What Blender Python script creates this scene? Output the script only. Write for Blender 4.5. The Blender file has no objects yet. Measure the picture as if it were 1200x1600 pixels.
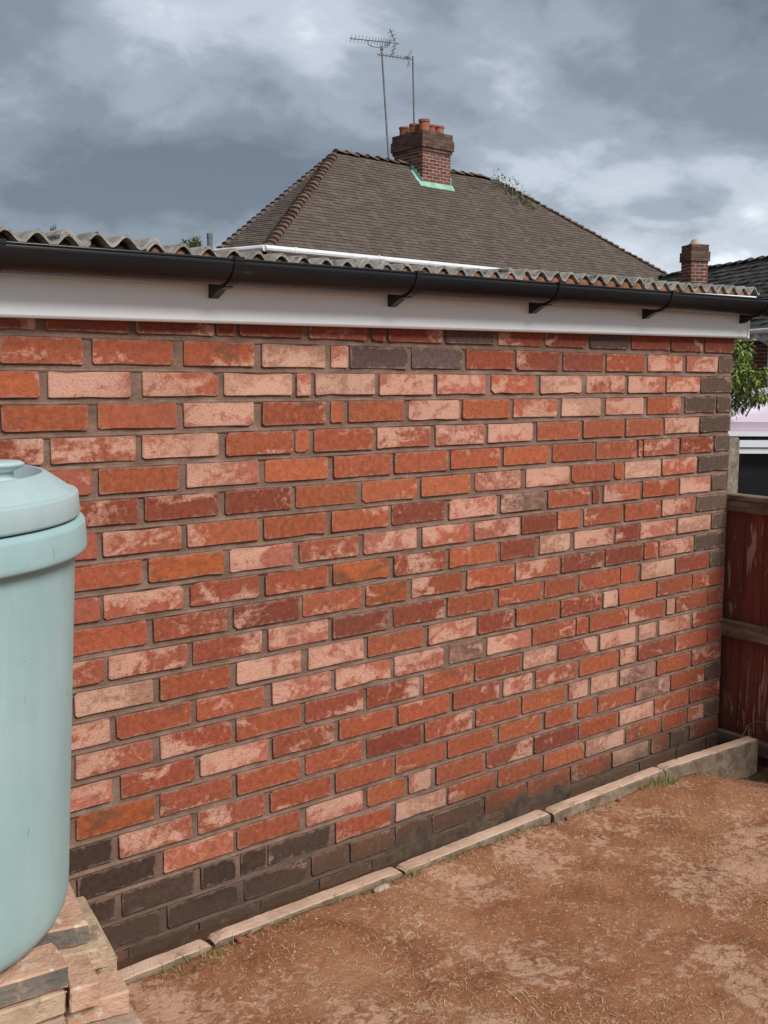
import bpy, math, random
from mathutils import Vector, Matrix, noise
random.seed(11)
R_ = math.radians
scene = bpy.context.scene
OZ = 1.56                      # height of the top of the first brick course above the soil
# ------------------------------------------------------------------ camera
FPX = 1688.47                  # focal length in pixels of a 1200 pixel wide picture
RT, UP, FW, CAM = Vector((0.764608, -0.644488, 0.003110)), Vector((0.075574, 0.094450, 0.992657)), Vector((0.640050, 0.758758, -0.120924)), Vector((-3.737156, -2.346946, -0.175876)) + Vector((0, 0, OZ))
cam_data = bpy.data.cameras.new('camera')
cam = bpy.data.objects.new('camera', cam_data)
scene.collection.objects.link(cam)
cam_data.sensor_fit = 'HORIZONTAL'
cam_data.sensor_width = 36.0
cam_data.lens = FPX / 1200 * 36.0
cam_data.clip_start = 0.05
cam_data.clip_end = 2000
m3 = Matrix((RT, UP, -FW)).transposed()
cam.matrix_world = Matrix.Translation(CAM) @ m3.to_4x4()
scene.camera = cam
def ray(u, v): return FW + RT * ((u - 600) / FPX) - UP * ((v - 800) / FPX)
def at(u, v, y):               # the point of the vertical plane y seen there
    d = ray(u, v); return CAM + d * ((y - CAM.y) / d.y)
def far(u, v, w): return CAM + ray(u, v) * w
# ------------------------------------------------------------------ sky, sun, exposure
SUN_EL, SUN_AZ = 43.0, 174.0   # compass angle from +Y clockwise
world = bpy.data.worlds.new('World'); scene.world = world; world.use_nodes = True
nt = world.node_tree; nt.nodes.clear()
def N(t, kind, **kw):
    n = t.nodes.new(kind)
    for k, v in kw.items():
        if k.startswith('i_'):
            key = k[2:]
            key = int(key) if key.isdigit() else key.replace('_', ' ')
            n.inputs[key].default_value = v
        else: setattr(n, k, v)
    return n
def mth(t, op, a, b=None, c=None, clamp=False):
    n = t.nodes.new('ShaderNodeMath'); n.operation = op; n.use_clamp = clamp
    for i, x in enumerate((a, b, c)):
        if x is None: continue
        if isinstance(x, (int, float)): n.inputs[i].default_value = x
        else: t.links.new(x, n.inputs[i])
    return n.outputs[0]
def mixc(t, fac, a, b, mode='MIX'):
    n = t.nodes.new('ShaderNodeMix'); n.data_type = 'RGBA'; n.blend_type = mode
    for i, x in ((0, fac), (6, a), (7, b)):
        if isinstance(x, (int, float)): n.inputs[i].default_value = x
        elif isinstance(x, tuple): n.inputs[i].default_value = (*x[:3], 1)
        else: t.links.new(x, n.inputs[i])
    return n.outputs[2]
def ramp(t, fac, stops, interp='LINEAR'):
    n = t.nodes.new('ShaderNodeValToRGB'); n.color_ramp.interpolation = interp
    el = n.color_ramp.elements
    while len(el) < len(stops): el.new(0.5)
    for e, (p, c) in zip(el, stops): e.position = p; e.color = (*c, 1)
    t.links.new(fac, n.inputs[0]); return n.outputs[0]
sky = N(nt, 'ShaderNodeTexSky', sky_type='NISHITA', sun_disc=False)
sky.sun_elevation = R_(SUN_EL); sky.sun_rotation = R_(SUN_AZ)
tc = N(nt, 'ShaderNodeTexCoord')
sep = N(nt, 'ShaderNodeSeparateXYZ'); nt.links.new(tc.outputs['Generated'], sep.inputs[0])
zz = mth(nt, 'MAXIMUM', sep.outputs[2], 0.0)
den = mth(nt, 'ADD', zz, 0.34)
px = mth(nt, 'DIVIDE', sep.outputs[0], den); py = mth(nt, 'DIVIDE', sep.outputs[1], den)
cmb = N(nt, 'ShaderNodeCombineXYZ'); nt.links.new(px, cmb.inputs[0]); nt.links.new(py, cmb.inputs[1])
mp = N(nt, 'ShaderNodeMapping'); mp.inputs['Location'].default_value = (16.31, -12.34, 1.7)
nt.links.new(cmb.outputs[0], mp.inputs[0])
n1 = N(nt, 'ShaderNodeTexNoise', i_Scale=1.55, i_Detail=8.0, i_Roughness=0.50, i_Distortion=0.25)
nt.links.new(mp.outputs[0], n1.inputs['Vector'])
n2 = N(nt, 'ShaderNodeTexNoise', i_Scale=5.2, i_Detail=7.0, i_Roughness=0.58, i_Distortion=0.3)
nt.links.new(mp.outputs[0], n2.inputs['Vector'])
low = mth(nt, 'SUBTRACT', mth(nt, 'MULTIPLY', mth(nt, 'SUBTRACT', 0.19, zz, clamp=True), 1.25), 0.036)   # thinner, brighter cloud near the horizon
cl = mth(nt, 'ADD', mth(nt, 'ADD', mth(nt, 'MULTIPLY', n1.outputs[0], 0.76), mth(nt, 'MULTIPLY', n2.outputs[0], 0.24)), low)
cloud = ramp(nt, cl, [(0.40, (0.108, 0.126, 0.156)), (0.475, (0.172, 0.197, 0.236)), (0.54, (0.268, 0.300, 0.348)), (0.605, (0.430, 0.468, 0.53)), (0.70, (0.76, 0.79, 0.82))], 'EASE')
skyc = mixc(nt, 1.0, sky.outputs[0], (0.10, 0.10, 0.10), 'MULTIPLY')
col = mixc(nt, 0.88, skyc, cloud)
bg = N(nt, 'ShaderNodeBackground'); nt.links.new(col, bg.inputs[0]); bg.inputs[1].default_value = 0.55
wo = N(nt, 'ShaderNodeOutputWorld'); nt.links.new(bg.outputs[0], wo.inputs[0])
sl = bpy.data.lights.new('sun', 'SUN'); sl.energy = 1.5; sl.angle = R_(24); sl.color = (1.0, 0.965, 0.92)
so = bpy.data.objects.new('sun', sl); scene.collection.objects.link(so); so.location = (0, -4, 8)
sd = Vector((math.sin(R_(SUN_AZ)) * math.cos(R_(SUN_EL)), math.cos(R_(SUN_AZ)) * math.cos(R_(SUN_EL)), math.sin(R_(SUN_EL))))
so.rotation_euler = sd.to_track_quat('Z', 'Y').to_euler()
scene.view_settings.view_transform = 'Standard'; scene.view_settings.look = 'None'
scene.view_settings.gamma = 1.0; scene.view_settings.use_curve_mapping = False
scene.view_settings.exposure = 1.34
# ------------------------------------------------------------------ helpers
W = {}
def prop(o, label=None, cat=None, group=None, kind=None):
    for k, v in (('label', label), ('category', cat), ('group', group), ('kind', kind)):
        if v: o[k] = v
    return o
def link(o, parent, org):
    scene.collection.objects.link(o)
    org = Vector(org); W[o] = org
    if parent is not None: o.parent = parent; o.location = org - W[parent]
    else: o.location = org
    return o
def empty(name, loc, label=None, cat=None, group=None, parent=None):
    o = bpy.data.objects.new(name, None); o.empty_display_size = 0.1
    return prop(link(o, parent, loc), label, cat, group)
def add(name, vf, mat, parent=None, org=None, smooth=False, colors=None):
    vs, fs = vf
    if org is None:
        org = W[parent] if parent is not None else Vector((0, 0, 0))
    org = Vector(org)
    me = bpy.data.meshes.new(name)
    me.from_pydata([tuple(Vector(v) - org) for v in vs], [], fs)
    me.materials.append(mat)
    if smooth: me.polygons.foreach_set('use_smooth', [True] * len(me.polygons))
    me.update()
    o = bpy.data.objects.new(name, me)
    return link(o, parent, org)
def copy_of(src, parent, org, rz=None):
    o = src.copy(); link(o, parent, org)
    if rz is not None: o.rotation_euler.z = rz
    return o
class MB:
    def __init__(s): s.v = []; s.f = []
    def add(s, vf):
        n = len(s.v); s.v += [tuple(v) for v in vf[0]]; s.f += [tuple(i + n for i in f) for f in vf[1]]; return s
    @property
    def vf(s): return s.v, s.f
def hexa(p): # 8 points: bottom 4 ccw, top 4 ccw
    return p, [(3, 2, 1, 0), (4, 5, 6, 7), (0, 1, 5, 4), (1, 2, 6, 5), (2, 3, 7, 6), (3, 0, 4, 7)]
def box(x0, x1, y0, y1, z0, z1):
    return hexa([(x0, y0, z0), (x1, y0, z0), (x1, y1, z0), (x0, y1, z0), (x0, y0, z1), (x1, y0, z1), (x1, y1, z1), (x0, y1, z1)])
def cbox(c, ax, ay, az, hx, hy, hz, ch=0.004, jit=0.0, rng=random):
    """chamfered box with centre c, unit axes and half sizes: 24 points"""
    vs = []; idx = {}
    for sx in (-1, 1):
        for sy in (-1, 1):
            for sz in (-1, 1):
                jx, jy, jz = (rng.uniform(-jit, jit) for _ in range(3))
                for k in range(3):
                    dx, dy, dz = hx, hy, hz
                    if k != 0: dx -= ch
                    if k != 1: dy -= ch
                    if k != 2: dz -= ch
                    idx[sx, sy, sz, k] = len(vs)
                    vs.append(Vector(c) + ax * (sx * dx + jx) + ay * (sy * dy + jy) + az * (sz * dz + jz))
    fs = []
    for k in range(3):
        o = [i for i in range(3) if i != k]
        for s in (-1, 1):
            q = []
            for a, b in ((-1, -1), (1, -1), (1, 1), (-1, 1)):
                t = [0, 0, 0]; t[k] = s; t[o[0]] = a; t[o[1]] = b; q.append(idx[(*t, k)])
            flip = (s > 0) == (k == 1)
            fs.append(tuple(reversed(q)) if flip else tuple(q))
    for k in range(3):           # edges along axis k
        a, b = [i for i in range(3) if i != k]
        for sa in (-1, 1):
            for sb in (-1, 1):
                t0 = [0, 0, 0]; t1 = [0, 0, 0]
                t0[k] = -1; t1[k] = 1; t0[a] = t1[a] = sa; t0[b] = t1[b] = sb
                fs.append((idx[(*t0, a)], idx[(*t1, a)], idx[(*t1, b)], idx[(*t0, b)]))
    for sx in (-1, 1):
        for sy in (-1, 1):
            for sz in (-1, 1):
                fs.append(tuple(idx[sx, sy, sz, k] for k in range(3)))
    return vs, fs
X3, Y3, Z3 = Vector((1, 0, 0)), Vector((0, 1, 0)), Vector((0, 0, 1))
def tube(path, r, n=8, cap=True):
    path = [Vector(p) for p in path]; vs = []; fs = []
    rr = r if isinstance(r, (list, tuple)) else [r] * len(path)
    for i, p in enumerate(path):
        t = (path[min(i + 1, len(path) - 1)] - path[max(i - 1, 0)]).normalized()
        a = t.cross(Z3 if abs(t.z) < 0.9 else X3).normalized(); b = t.cross(a)
        for k in range(n):
            g = 2 * math.pi * k / n; vs.append(p + (a * math.cos(g) + b * math.sin(g)) * rr[i])
    for i in range(len(path) - 1):
        for k in range(n):
            k2 = (k + 1) % n; fs.append((i * n + k, i * n + k2, (i + 1) * n + k2, (i + 1) * n + k))
    if cap: fs.append(tuple(reversed(range(n)))); fs.append(tuple(range((len(path) - 1) * n, len(path) * n)))
    return vs, fs
def lathe(c, prof, n=64, close=True):
    vs = []; fs = []; m = len(prof)
    for k in range(n):
        g = 2 * math.pi * k / n
        for r, z in prof: vs.append((c[0] + r * math.cos(g), c[1] + r * math.sin(g), z))
    for k in range(n):
        k2 = (k + 1) % n
        for i in range(m - 1): fs.append((k * m + i, k2 * m + i, k2 * m + i + 1, k * m + i + 1))
    if close:
        fs.append(tuple(k * m for k in reversed(range(n)))); fs.append(tuple(k * m + m - 1 for k in range(n)))
    return vs, fs
def extrude_x(poly, x0, x1, dz0=0.0, dz1=0.0):  # poly of (y, z)
    n = len(poly)
    vs = [(x0, y, z + dz0) for y, z in poly] + [(x1, y, z + dz1) for y, z in poly]
    fs = [(i, (i + 1) % n, n + (i + 1) % n, n + i) for i in range(n)]
    fs.append(tuple(reversed(range(n)))); fs.append(tuple(range(n, 2 * n)))
    return vs, fs
def nz(x, y, z=0.0, s=1.0): return noise.noise(Vector((x * s, y * s, z * s)))
# ------------------------------------------------------------------ materials
def mat(name):
    m = bpy.data.materials.new(name); m.use_nodes = True; t = m.node_tree
    b = t.nodes['Principled BSDF']; b.inputs['Specular IOR Level'].default_value = 0.25
    return m, t, b
def noi(t, vec, scale, detail=4.0, rough=0.55, dist=0.0):
    n = N(t, 'ShaderNodeTexNoise', i_Scale=scale, i_Detail=detail, i_Roughness=rough, i_Distortion=dist)
    if vec is not None: t.links.new(vec, n.inputs['Vector'])
    return n.outputs[0]
def pos(t): return N(t, 'ShaderNodeNewGeometry').outputs['Position']
def bump(t, b, h, strength=0.4, dist=0.003, prev=None):
    n = N(t, 'ShaderNodeBump', i_Strength=strength, i_Distance=dist); t.links.new(h, n.inputs['Height'])
    if prev is not None: t.links.new(prev, n.inputs['Normal'])
    t.links.new(n.outputs[0], b.inputs['Normal']); return n.outputs[0]
def scaled(t, vec, s):
    n = N(t, 'ShaderNodeMapping'); n.inputs['Scale'].default_value = s; t.links.new(vec, n.inputs[0]); return n.outputs[0]
def simple(name, c1, c2, scale=8.0, rough=0.8, bs=0.3, bd=0.003, bscale=60.0, lo=0.35, hi=0.65, metallic=0.0, spec=0.25, c3=None, s3=30.0, t3=0.62, sc=None):
    m, t, b = mat(name); p = pos(t)
    if sc: p = scaled(t, p, sc)
    c = ramp(t, noi(t, p, scale, 6.0, 0.6), [(lo, c1), (hi, c2)])
    if c3:
        k = mth(t, 'MULTIPLY', mth(t, 'SUBTRACT', noi(t, p, s3, 5.0, 0.65), t3), 12.0, clamp=True)
        c = mixc(t, k, c, c3)
    t.links.new(c, b.inputs['Base Color']); b.inputs['Roughness'].default_value = rough; b.inputs['Metallic'].default_value = metallic
    b.inputs['Specular IOR Level'].default_value = spec
    if bs: bump(t, b, noi(t, p, bscale, 5.0, 0.6), bs, bd)
    return m
def oattr(t, name):
    n = N(t, 'ShaderNodeAttribute', attribute_type='OBJECT', attribute_name=name); return n
MORT = (0.30, 0.195, 0.150)
def brick_material():
    m, t, b = mat('brick_face')
    tint = oattr(t, 'tint').outputs['Color']; pale = oattr(t, 'pale').outputs['Fac']; dark = oattr(t, 'dark').outputs['Fac']
    half = oattr(t, 'half').outputs['Fac']
    oc = N(t, 'ShaderNodeTexCoord').outputs['Object']
    p = pos(t)
    big = noi(t, scaled(t, p, (1, 1, 1.7)), 11.0, 5.0, 0.62, 0.9)
    fine = noi(t, p, 170.0, 4.0, 0.75)
    mid = noi(t, p, 60.0, 5.0, 0.65)
    # colour drift over one brick
    v = mth(t, 'ADD', -0.05, mth(t, 'ADD', mth(t, 'MULTIPLY', mid, 1.45), mth(t, 'MULTIPLY', fine, 0.7)))
    vv = N(t, 'ShaderNodeCombineXYZ')
    for i in range(3): t.links.new(v, vv.inputs[i])
    c = mixc(t, 1.0, tint, vv.outputs[0], 'MULTIPLY')
    # dark weathered patches
    big2 = noi(t, scaled(t, p, (1.3, 1, 2.2)), 8.0, 4.0, 0.6, 0.5)
    dk = mth(t, 'MULTIPLY', mth(t, 'SUBTRACT', big2, mth(t, 'SUBTRACT', 0.80, mth(t, 'MULTIPLY', dark, 0.42))), 7.0, clamp=True)
    c = mixc(t, mth(t, 'MULTIPLY', dk, 0.72), c, (0.115, 0.065, 0.045))
    s = N(t, 'ShaderNodeSeparateXYZ'); t.links.new(oc, s.inputs[0])
    gxx = mth(t, 'ADD', mth(t, 'MULTIPLY', mth(t, 'DIVIDE', s.outputs[0], half), oattr(t, 'grad').outputs['Fac']), mth(t, 'MULTIPLY', s.outputs[2], oattr(t, 'gradz').outputs['Fac']))
    # pale rubbed patches with a sandy grain
    pm = mth(t, 'MULTIPLY', mth(t, 'SUBTRACT', mth(t, 'ADD', mth(t, 'MULTIPLY', big, 0.75), mth(t, 'MULTIPLY', mid, 0.25)), mth(t, 'SUBTRACT', 0.76, mth(t, 'ADD', mth(t, 'MULTIPLY', pale, 0.46), gxx))), 9.0, clamp=True)
    gr = mth(t, 'ADD', 0.25, mth(t, 'MULTIPLY', mth(t, 'SUBTRACT', fine, 0.30), 3.2), clamp=True)
    c = mixc(t, mth(t, 'MULTIPLY', mth(t, 'MULTIPLY', pm, gr), 0.82), c, (0.62, 0.365, 0.27))
    # lime specks
    sp = mth(t, 'MULTIPLY', mth(t, 'SUBTRACT', noi(t, p, 80.0, 6.0, 0.78), 0.635), 14.0, clamp=True)
    c = mixc(t, mth(t, 'MULTIPLY', sp, 0.42), c, (0.66, 0.50, 0.42))
    # black pits
    pit = mth(t, 'MULTIPLY', mth(t, 'SUBTRACT', 0.345, noi(t, p, 95.0, 5.0, 0.72)), 14.0, clamp=True)
    c = mixc(t, mth(t, 'MULTIPLY', pit, 0.65), c, (0.06, 0.035, 0.03))
    # mortar smeared along the arrises
    ex = mth(t, 'SUBTRACT', mth(t, 'ABSOLUTE', s.outputs[0]), half); ez = mth(t, 'SUBTRACT', mth(t, 'ABSOLUTE', s.outputs[2]), 0.0295)
    e = mth(t, 'ADD', mth(t, 'MULTIPLY', mth(t, 'MAXIMUM', ex, ez), 190.0), mth(t, 'MULTIPLY', mth(t, 'SUBTRACT', noi(t, p, 30.0, 6.0, 0.72), 0.47), 8.5))
    e = mth(t, 'MULTIPLY', mth(t, 'ADD', e, 0.75), 0.8, clamp=True)
    c = mixc(t, mth(t, 'MULTIPLY', e, oattr(t, 'smear').outputs['Fac']), c, (0.300, 0.200, 0.155))
    # grime drifting over whole courses
    gm_ = mth(t, 'MULTIPLY', mth(t, 'SUBTRACT', noi(t, scaled(t, p, (0.6, 1, 1.2)), 3.0, 7.0, 0.68, 0.4), 0.50), 4.0, clamp=True)
    c = mixc(t, mth(t, 'MULTIPLY', gm_, 0.38), c, (0.155, 0.080, 0.056))
    # soil splashed on the foot of the wall
    sz = N(t, 'ShaderNodeSeparateXYZ'); t.links.new(p, sz.inputs[0])
    d = mth(t, 'MULTIPLY', mth(t, 'SUBTRACT', mth(t, 'ADD', OZ - 1.605, mth(t, 'MULTIPLY', noi(t, p, 7.0, 6.0, 0.68), 0.25)), sz.outputs[2]), 11.0, clamp=True)
    c = mixc(t, mth(t, 'MULTIPLY', d, 0.72), c, (0.090, 0.058, 0.040))
    t.links.new(c, b.inputs['Base Color']); b.inputs['Roughness'].default_value = 0.92; b.inputs['Specular IOR Level'].default_value = 0.15
    n1_ = bump(t, b, fine, 0.8, 0.0026)
    n2_ = bump(t, b, mid, 0.5, 0.004, n1_)
    return m
def mortar_material():
    m, t, b = mat('mortar'); p = pos(t)
    c = ramp(t, noi(t, p, 14.0, 6.0, 0.65), [(0.3, (0.138, 0.085, 0.063)), (0.55, (0.222, 0.142, 0.108)), (0.75, (0.31, 0.215, 0.168))])
    k = mth(t, 'MULTIPLY', mth(t, 'SUBTRACT', noi(t, p, 120.0, 5.0, 0.7), 0.6), 8.0, clamp=True)
    c = mixc(t, mth(t, 'MULTIPLY', k, 0.45), c, (0.38, 0.285, 0.225))
    sz = N(t, 'ShaderNodeSeparateXYZ'); t.links.new(p, sz.inputs[0])
    d = mth(t, 'MULTIPLY', mth(t, 'SUBTRACT', mth(t, 'ADD', OZ - 1.575, mth(t, 'MULTIPLY', noi(t, p, 7.0, 6.0, 0.68), 0.26)), sz.outputs[2]), 11.0, clamp=True)
    c = mixc(t, mth(t, 'MULTIPLY', d, 0.75), c, (0.095, 0.066, 0.048))
    t.links.new(c, b.inputs['Base Color']); b.inputs['Roughness'].default_value = 0.95; b.inputs['Specular IOR Level'].default_value = 0.1
    bump(t, b, noi(t, p, 90.0, 6.0, 0.72), 0.9, 0.006)
    return m
def tank_material(name, c1, c2, c3):
    m, t, b = mat(name); p = pos(t)
    st = scaled(t, p, (1, 1, 0.16))
    c = ramp(t, mth(t, 'ADD', mth(t, 'MULTIPLY', noi(t, p, 3.2, 6.0, 0.6, 0.4), 0.55), mth(t, 'MULTIPLY', noi(t, st, 14.0, 5.0, 0.6), 0.45)), [(0.36, c1), (0.64, c2)])
    # drips and dusty runs
    k = mth(t, 'MULTIPLY', mth(t, 'SUBTRACT', noi(t, st, 34.0, 6.0, 0.66), 0.60), 7.0, clamp=True)
    c = mixc(t, mth(t, 'MULTIPLY', k, 0.35), c, (0.56, 0.66, 0.65))
    # scuffs
    sc_ = N(t, 'ShaderNodeMapping'); sc_.inputs['Rotation'].default_value = (0.5, 0.2, 0.3); sc_.inputs['Scale'].default_value = (1, 1, 0.22); t.links.new(p, sc_.inputs[0])
    k2 = mth(t, 'MULTIPLY', mth(t, 'SUBTRACT', noi(t, sc_.outputs[0], 62.0, 4.0, 0.6), 0.665), 16.0, clamp=True)
    k3 = mth(t, 'MULTIPLY', mth(t, 'SUBTRACT', noi(t, p, 5.0, 3.0), 0.48), 6.0, clamp=True)
    c = mixc(t, mth(t, 'MULTIPLY', mth(t, 'MULTIPLY', k2, k3), 0.75), c, c3)
    dots = mth(t, 'MULTIPLY', mth(t, 'SUBTRACT', noi(t, p, 120.0, 2.0, 0.5), 0.735), 18.0, clamp=True)
    c = mixc(t, mth(t, 'MULTIPLY', dots, 0.7), c, (0.12, 0.15, 0.13))
    t.links.new(c, b.inputs['Base Color']); b.inputs['Specular IOR Level'].default_value = 0.35
    t.links.new(mth(t, 'ADD', 0.40, mth(t, 'MULTIPLY', noi(t, p, 11.0, 4.0), 0.25)), b.inputs['Roughness'])
    n1_ = bump(t, b, noi(t, p, 34.0, 4.0, 0.55), 0.16, 0.003); bump(t, b, noi(t, p, 5.0, 3.0), 0.25, 0.012, n1_)
    return m
M_BRICK = brick_material(); M_MORT = mortar_material()
M_SMEAR = simple('cement_smear', (0.050, 0.034, 0.024), (0.125, 0.084, 0.060), 16.0, 0.95, 0.8, 0.005, 90.0, c3=(0.10, 0.10, 0.045), s3=22.0, t3=0.60)
M_FASCIA = simple('white_upvc', (0.84, 0.905, 0.925), (0.88, 0.93, 0.945), 2.2, 0.38, 0.05, 0.001, 20.0, spec=0.4, c3=(0.68, 0.70, 0.69), s3=9.0, t3=0.66, sc=(1, 1, 0.35))
M_GUTTER = simple('black_plastic', (0.010, 0.011, 0.013), (0.018, 0.019, 0.021), 5.0, 0.27, 0.06, 0.001, 14.0, spec=0.38, c3=(0.04, 0.04, 0.042), s3=18.0, t3=0.66, sc=(0.3, 1, 1))
M_SHEET = simple('cement_sheet', (0.19, 0.175, 0.152), (0.39, 0.365, 0.32), 18.0, 0.95, 0.8, 0.004, 130.0, c3=(0.10, 0.095, 0.085), s3=35.0, t3=0.56)
M_FILL = simple('eaves_mortar', (0.110, 0.052, 0.031), (0.32, 0.135, 0.062), 22.0, 0.95, 0.8, 0.006, 80.0)
M_CONC = simple('kerb_concrete', (0.46, 0.315, 0.225), (0.60, 0.435, 0.325), 9.0, 0.93, 0.8, 0.004, 170.0, c3=(0.33, 0.24, 0.17), s3=26.0, t3=0.58)
M_TANK = tank_material('tank_plastic', (0.275, 0.425, 0.420), (0.365, 0.505, 0.500), (0.16, 0.25, 0.23))
M_LID = tank_material('lid_plastic', (0.34, 0.465, 0.465), (0.45, 0.545, 0.545), (0.45, 0.38, 0.31))
# ------------------------------------------------------------------ ground
SOIL = 0.002
def soil_z(x, y):
    z = SOIL + 0.012 * nz(x, y, 0, 2.3) + 0.010 * nz(x, y, 3, 7.0) + 0.0055 * abs(nz(x, y, 5, 19.0)) + 0.0030 * nz(x, y, 7, 45.0)
    def ss(a, b, t): t = min(1, max(0, (t - a) / (b - a))); return t * t * (3 - 2 * t)
    z += 0.022 * ss(-0.9, -2.4, x) * ss(-1.2, -0.3, y)               # banked up by the near end of the edging
    z += 0.013 * ss(-0.50, -0.235, y) * ss(-0.45, -0.85, x)
    z -= 0.100 * ss(-0.55, -0.12, x) * ss(-0.75, -0.30, y)           # scooped out at the far end
    z -= 0.085 * ss(-0.215, -0.185, y) * ss(-3.2, -2.6, x)            # trench between edging and wall
    return z
xs = [-600, -200, -80, -40, -20, -12, -8, -6, -5, -4.4, -4.0] + [-3.7 + 0.0165 * i for i in range(252)] + [0.5, 0.7, 1, 1.6, 2.5, 4, 7, 11, 17, 25, 40, 80, 200, 600]
ys = [-600, -200, -80, -40, -20, -12, -8, -5.5, -4, -3.2, -2.7, -2.4] + [-2.2 + 0.0165 * i for i in range(136)] + [0.3, 0.8, 1.6, 3, 5, 8, 12, 17, 25, 40, 80, 200, 600]
gv = []; gf = []
for y in ys:
    for x in xs: gv.append((x, y, soil_z(x, y) if -30 < x < 30 and -30 < y < 30 else SOIL))
nx = len(xs)
for j in range(len(ys) - 1):
    for i in range(nx - 1):
        a = j * nx + i; gf.append((a, a + 1, a + nx + 1, a + nx))
def soil_material():
    m, t, b = mat('red_soil'); p = pos(t)
    base = ramp(t, noi(t, p, 5.0, 7.0, 0.62, 0.4), [(0.28, (0.175, 0.072, 0.034)), (0.48, (0.270, 0.118, 0.058)), (0.68, (0.35, 0.172, 0.092))])
    dry = noi(t, p, 3.3, 8.0, 0.64, 0.35)
    dry2 = noi(t, p, 36.0, 6.0, 0.70, 0.7)
    k = mth(t, 'MULTIPLY', mth(t, 'SUBTRACT', mth(t, 'ADD', mth(t, 'MULTIPLY', dry, 0.55), mth(t, 'MULTIPLY', dry2, 0.45)), 0.510), 17.0, clamp=True)
    c = mixc(t, mth(t, 'MULTIPLY', k, 0.76), base, (0.52, 0.325, 0.225))
    crumbs = mth(t, 'MULTIPLY', mth(t, 'SUBTRACT', noi(t, p, 85.0, 4.0, 0.7), 0.56), 9.0, clamp=True)
    c = mixc(t, mth(t, 'MULTIPLY', crumbs, 0.6), c, (0.55, 0.37, 0.255))
    dk = mth(t, 'MULTIPLY', mth(t, 'SUBTRACT', 0.40, noi(t, p, 45.0, 5.0, 0.7)), 8.0, clamp=True)
    c = mixc(t, mth(t, 'MULTIPLY', dk, 0.5), c, (0.115, 0.050, 0.028))
    # darker soil colour in the trench at the wall and under the fence
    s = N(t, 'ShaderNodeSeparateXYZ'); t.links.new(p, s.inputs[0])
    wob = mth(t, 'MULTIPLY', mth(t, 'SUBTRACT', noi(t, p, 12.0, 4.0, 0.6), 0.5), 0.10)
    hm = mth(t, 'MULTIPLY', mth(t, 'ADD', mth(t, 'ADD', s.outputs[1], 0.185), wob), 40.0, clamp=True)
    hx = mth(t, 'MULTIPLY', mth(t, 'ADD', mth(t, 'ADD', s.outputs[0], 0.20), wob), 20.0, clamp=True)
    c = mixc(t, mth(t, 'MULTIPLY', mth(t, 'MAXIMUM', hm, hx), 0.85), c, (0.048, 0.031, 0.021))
    t.links.new(c, b.inputs['Base Color']); b.inputs['Roughness'].default_value = 0.95; b.inputs['Specular IOR Level'].default_value = 0.12
    h = mth(t, 'ADD', mth(t, 'MULTIPLY', noi(t, p, 42.0, 6.0, 0.66, 0.2), 1.0), mth(t, 'MULTIPLY', k, 0.12))
    n1_ = bump(t, b, h, 0.9, 0.009); bump(t, b, noi(t, p, 260.0, 3.0, 0.7), 0.5, 0.002, n1_)
    return m
M_SOIL = soil_material()
g = add('ground', (gv, gf), M_SOIL, smooth=True); prop(g, 'bare red brown soil with dried pale patches', 'ground', kind='structure')
# ------------------------------------------------------------------ garage
garage = empty('garage', (-1.5, 0, 0), 'red brick garage with white fascia, black gutter and corrugated grey roof', 'garage')
P = 0.075; HB = 0.0590         # course pitch and brick height
WL = -4.9                      # left end of the wall
# wall body: the mortar behind and between the bricks
wall_mb = MB()
wx = [WL + 0.03 * i for i in range(int(-WL / 0.03) + 1)]; wx[-1] = -0.004
wzs = [OZ - 1.80 + 0.0375 * i for i in range(50)]
wv = []; wf = []
for z in wzs:
    for x in wx: wv.append((x, 0.0060 + 0.0032 * nz(x, z, 1, 9) + 0.0015 * nz(x, z, 2, 40), z))
n = len(wx)
for j in range(len(wzs) - 1):
    for i in range(n - 1):
        a = j * n + i; wf.append((a, a + 1, a + n + 1, a + n))
wall_mb.add((wv, wf)); wall_mb.add(box(WL, -0.0045, 0.024, 0.225, OZ - 1.80, OZ + 0.09))
# weathered bed joints, deeper under the brick above
sx_ = [WL + 0.016 * i for i in range(int(-WL / 0.016))] + [-0.002]
for k in range(0, 24):
    zt = OZ - k * P + (P - HB) / 2 + 0.001; zb = OZ - k * P - (P - HB) / 2 - 0.0015
    vs = []; fs = []
    for x in sx_:
        w1 = 0.0016 * nz(x, k * 3.1, 4, 14); w2 = 0.0022 * nz(x, k * 5.3, 8, 17)
        vs += [(x, 0.0110 + w1 * 1.8, zt), (x, 0.0070 + w1 * 1.4 + w2, (zt + zb) / 2), (x, 0.0022 + w2 * 1.4, zb + 0.004), (x, 0.0042, zb)]
    for i in range(len(sx_) - 1):
        for j in range(3):
            a = i * 4 + j; fs.append((a + 1, a, a + 4, a + 5))
    wall_mb.add((vs, fs))
wall = add('wall', wall_mb.vf, M_MORT, garage, org=(-1.5, 0, 0), smooth=False)
wall['label'] = 'wall of reclaimed red, pink and dark bricks in brown mortar'
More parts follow.
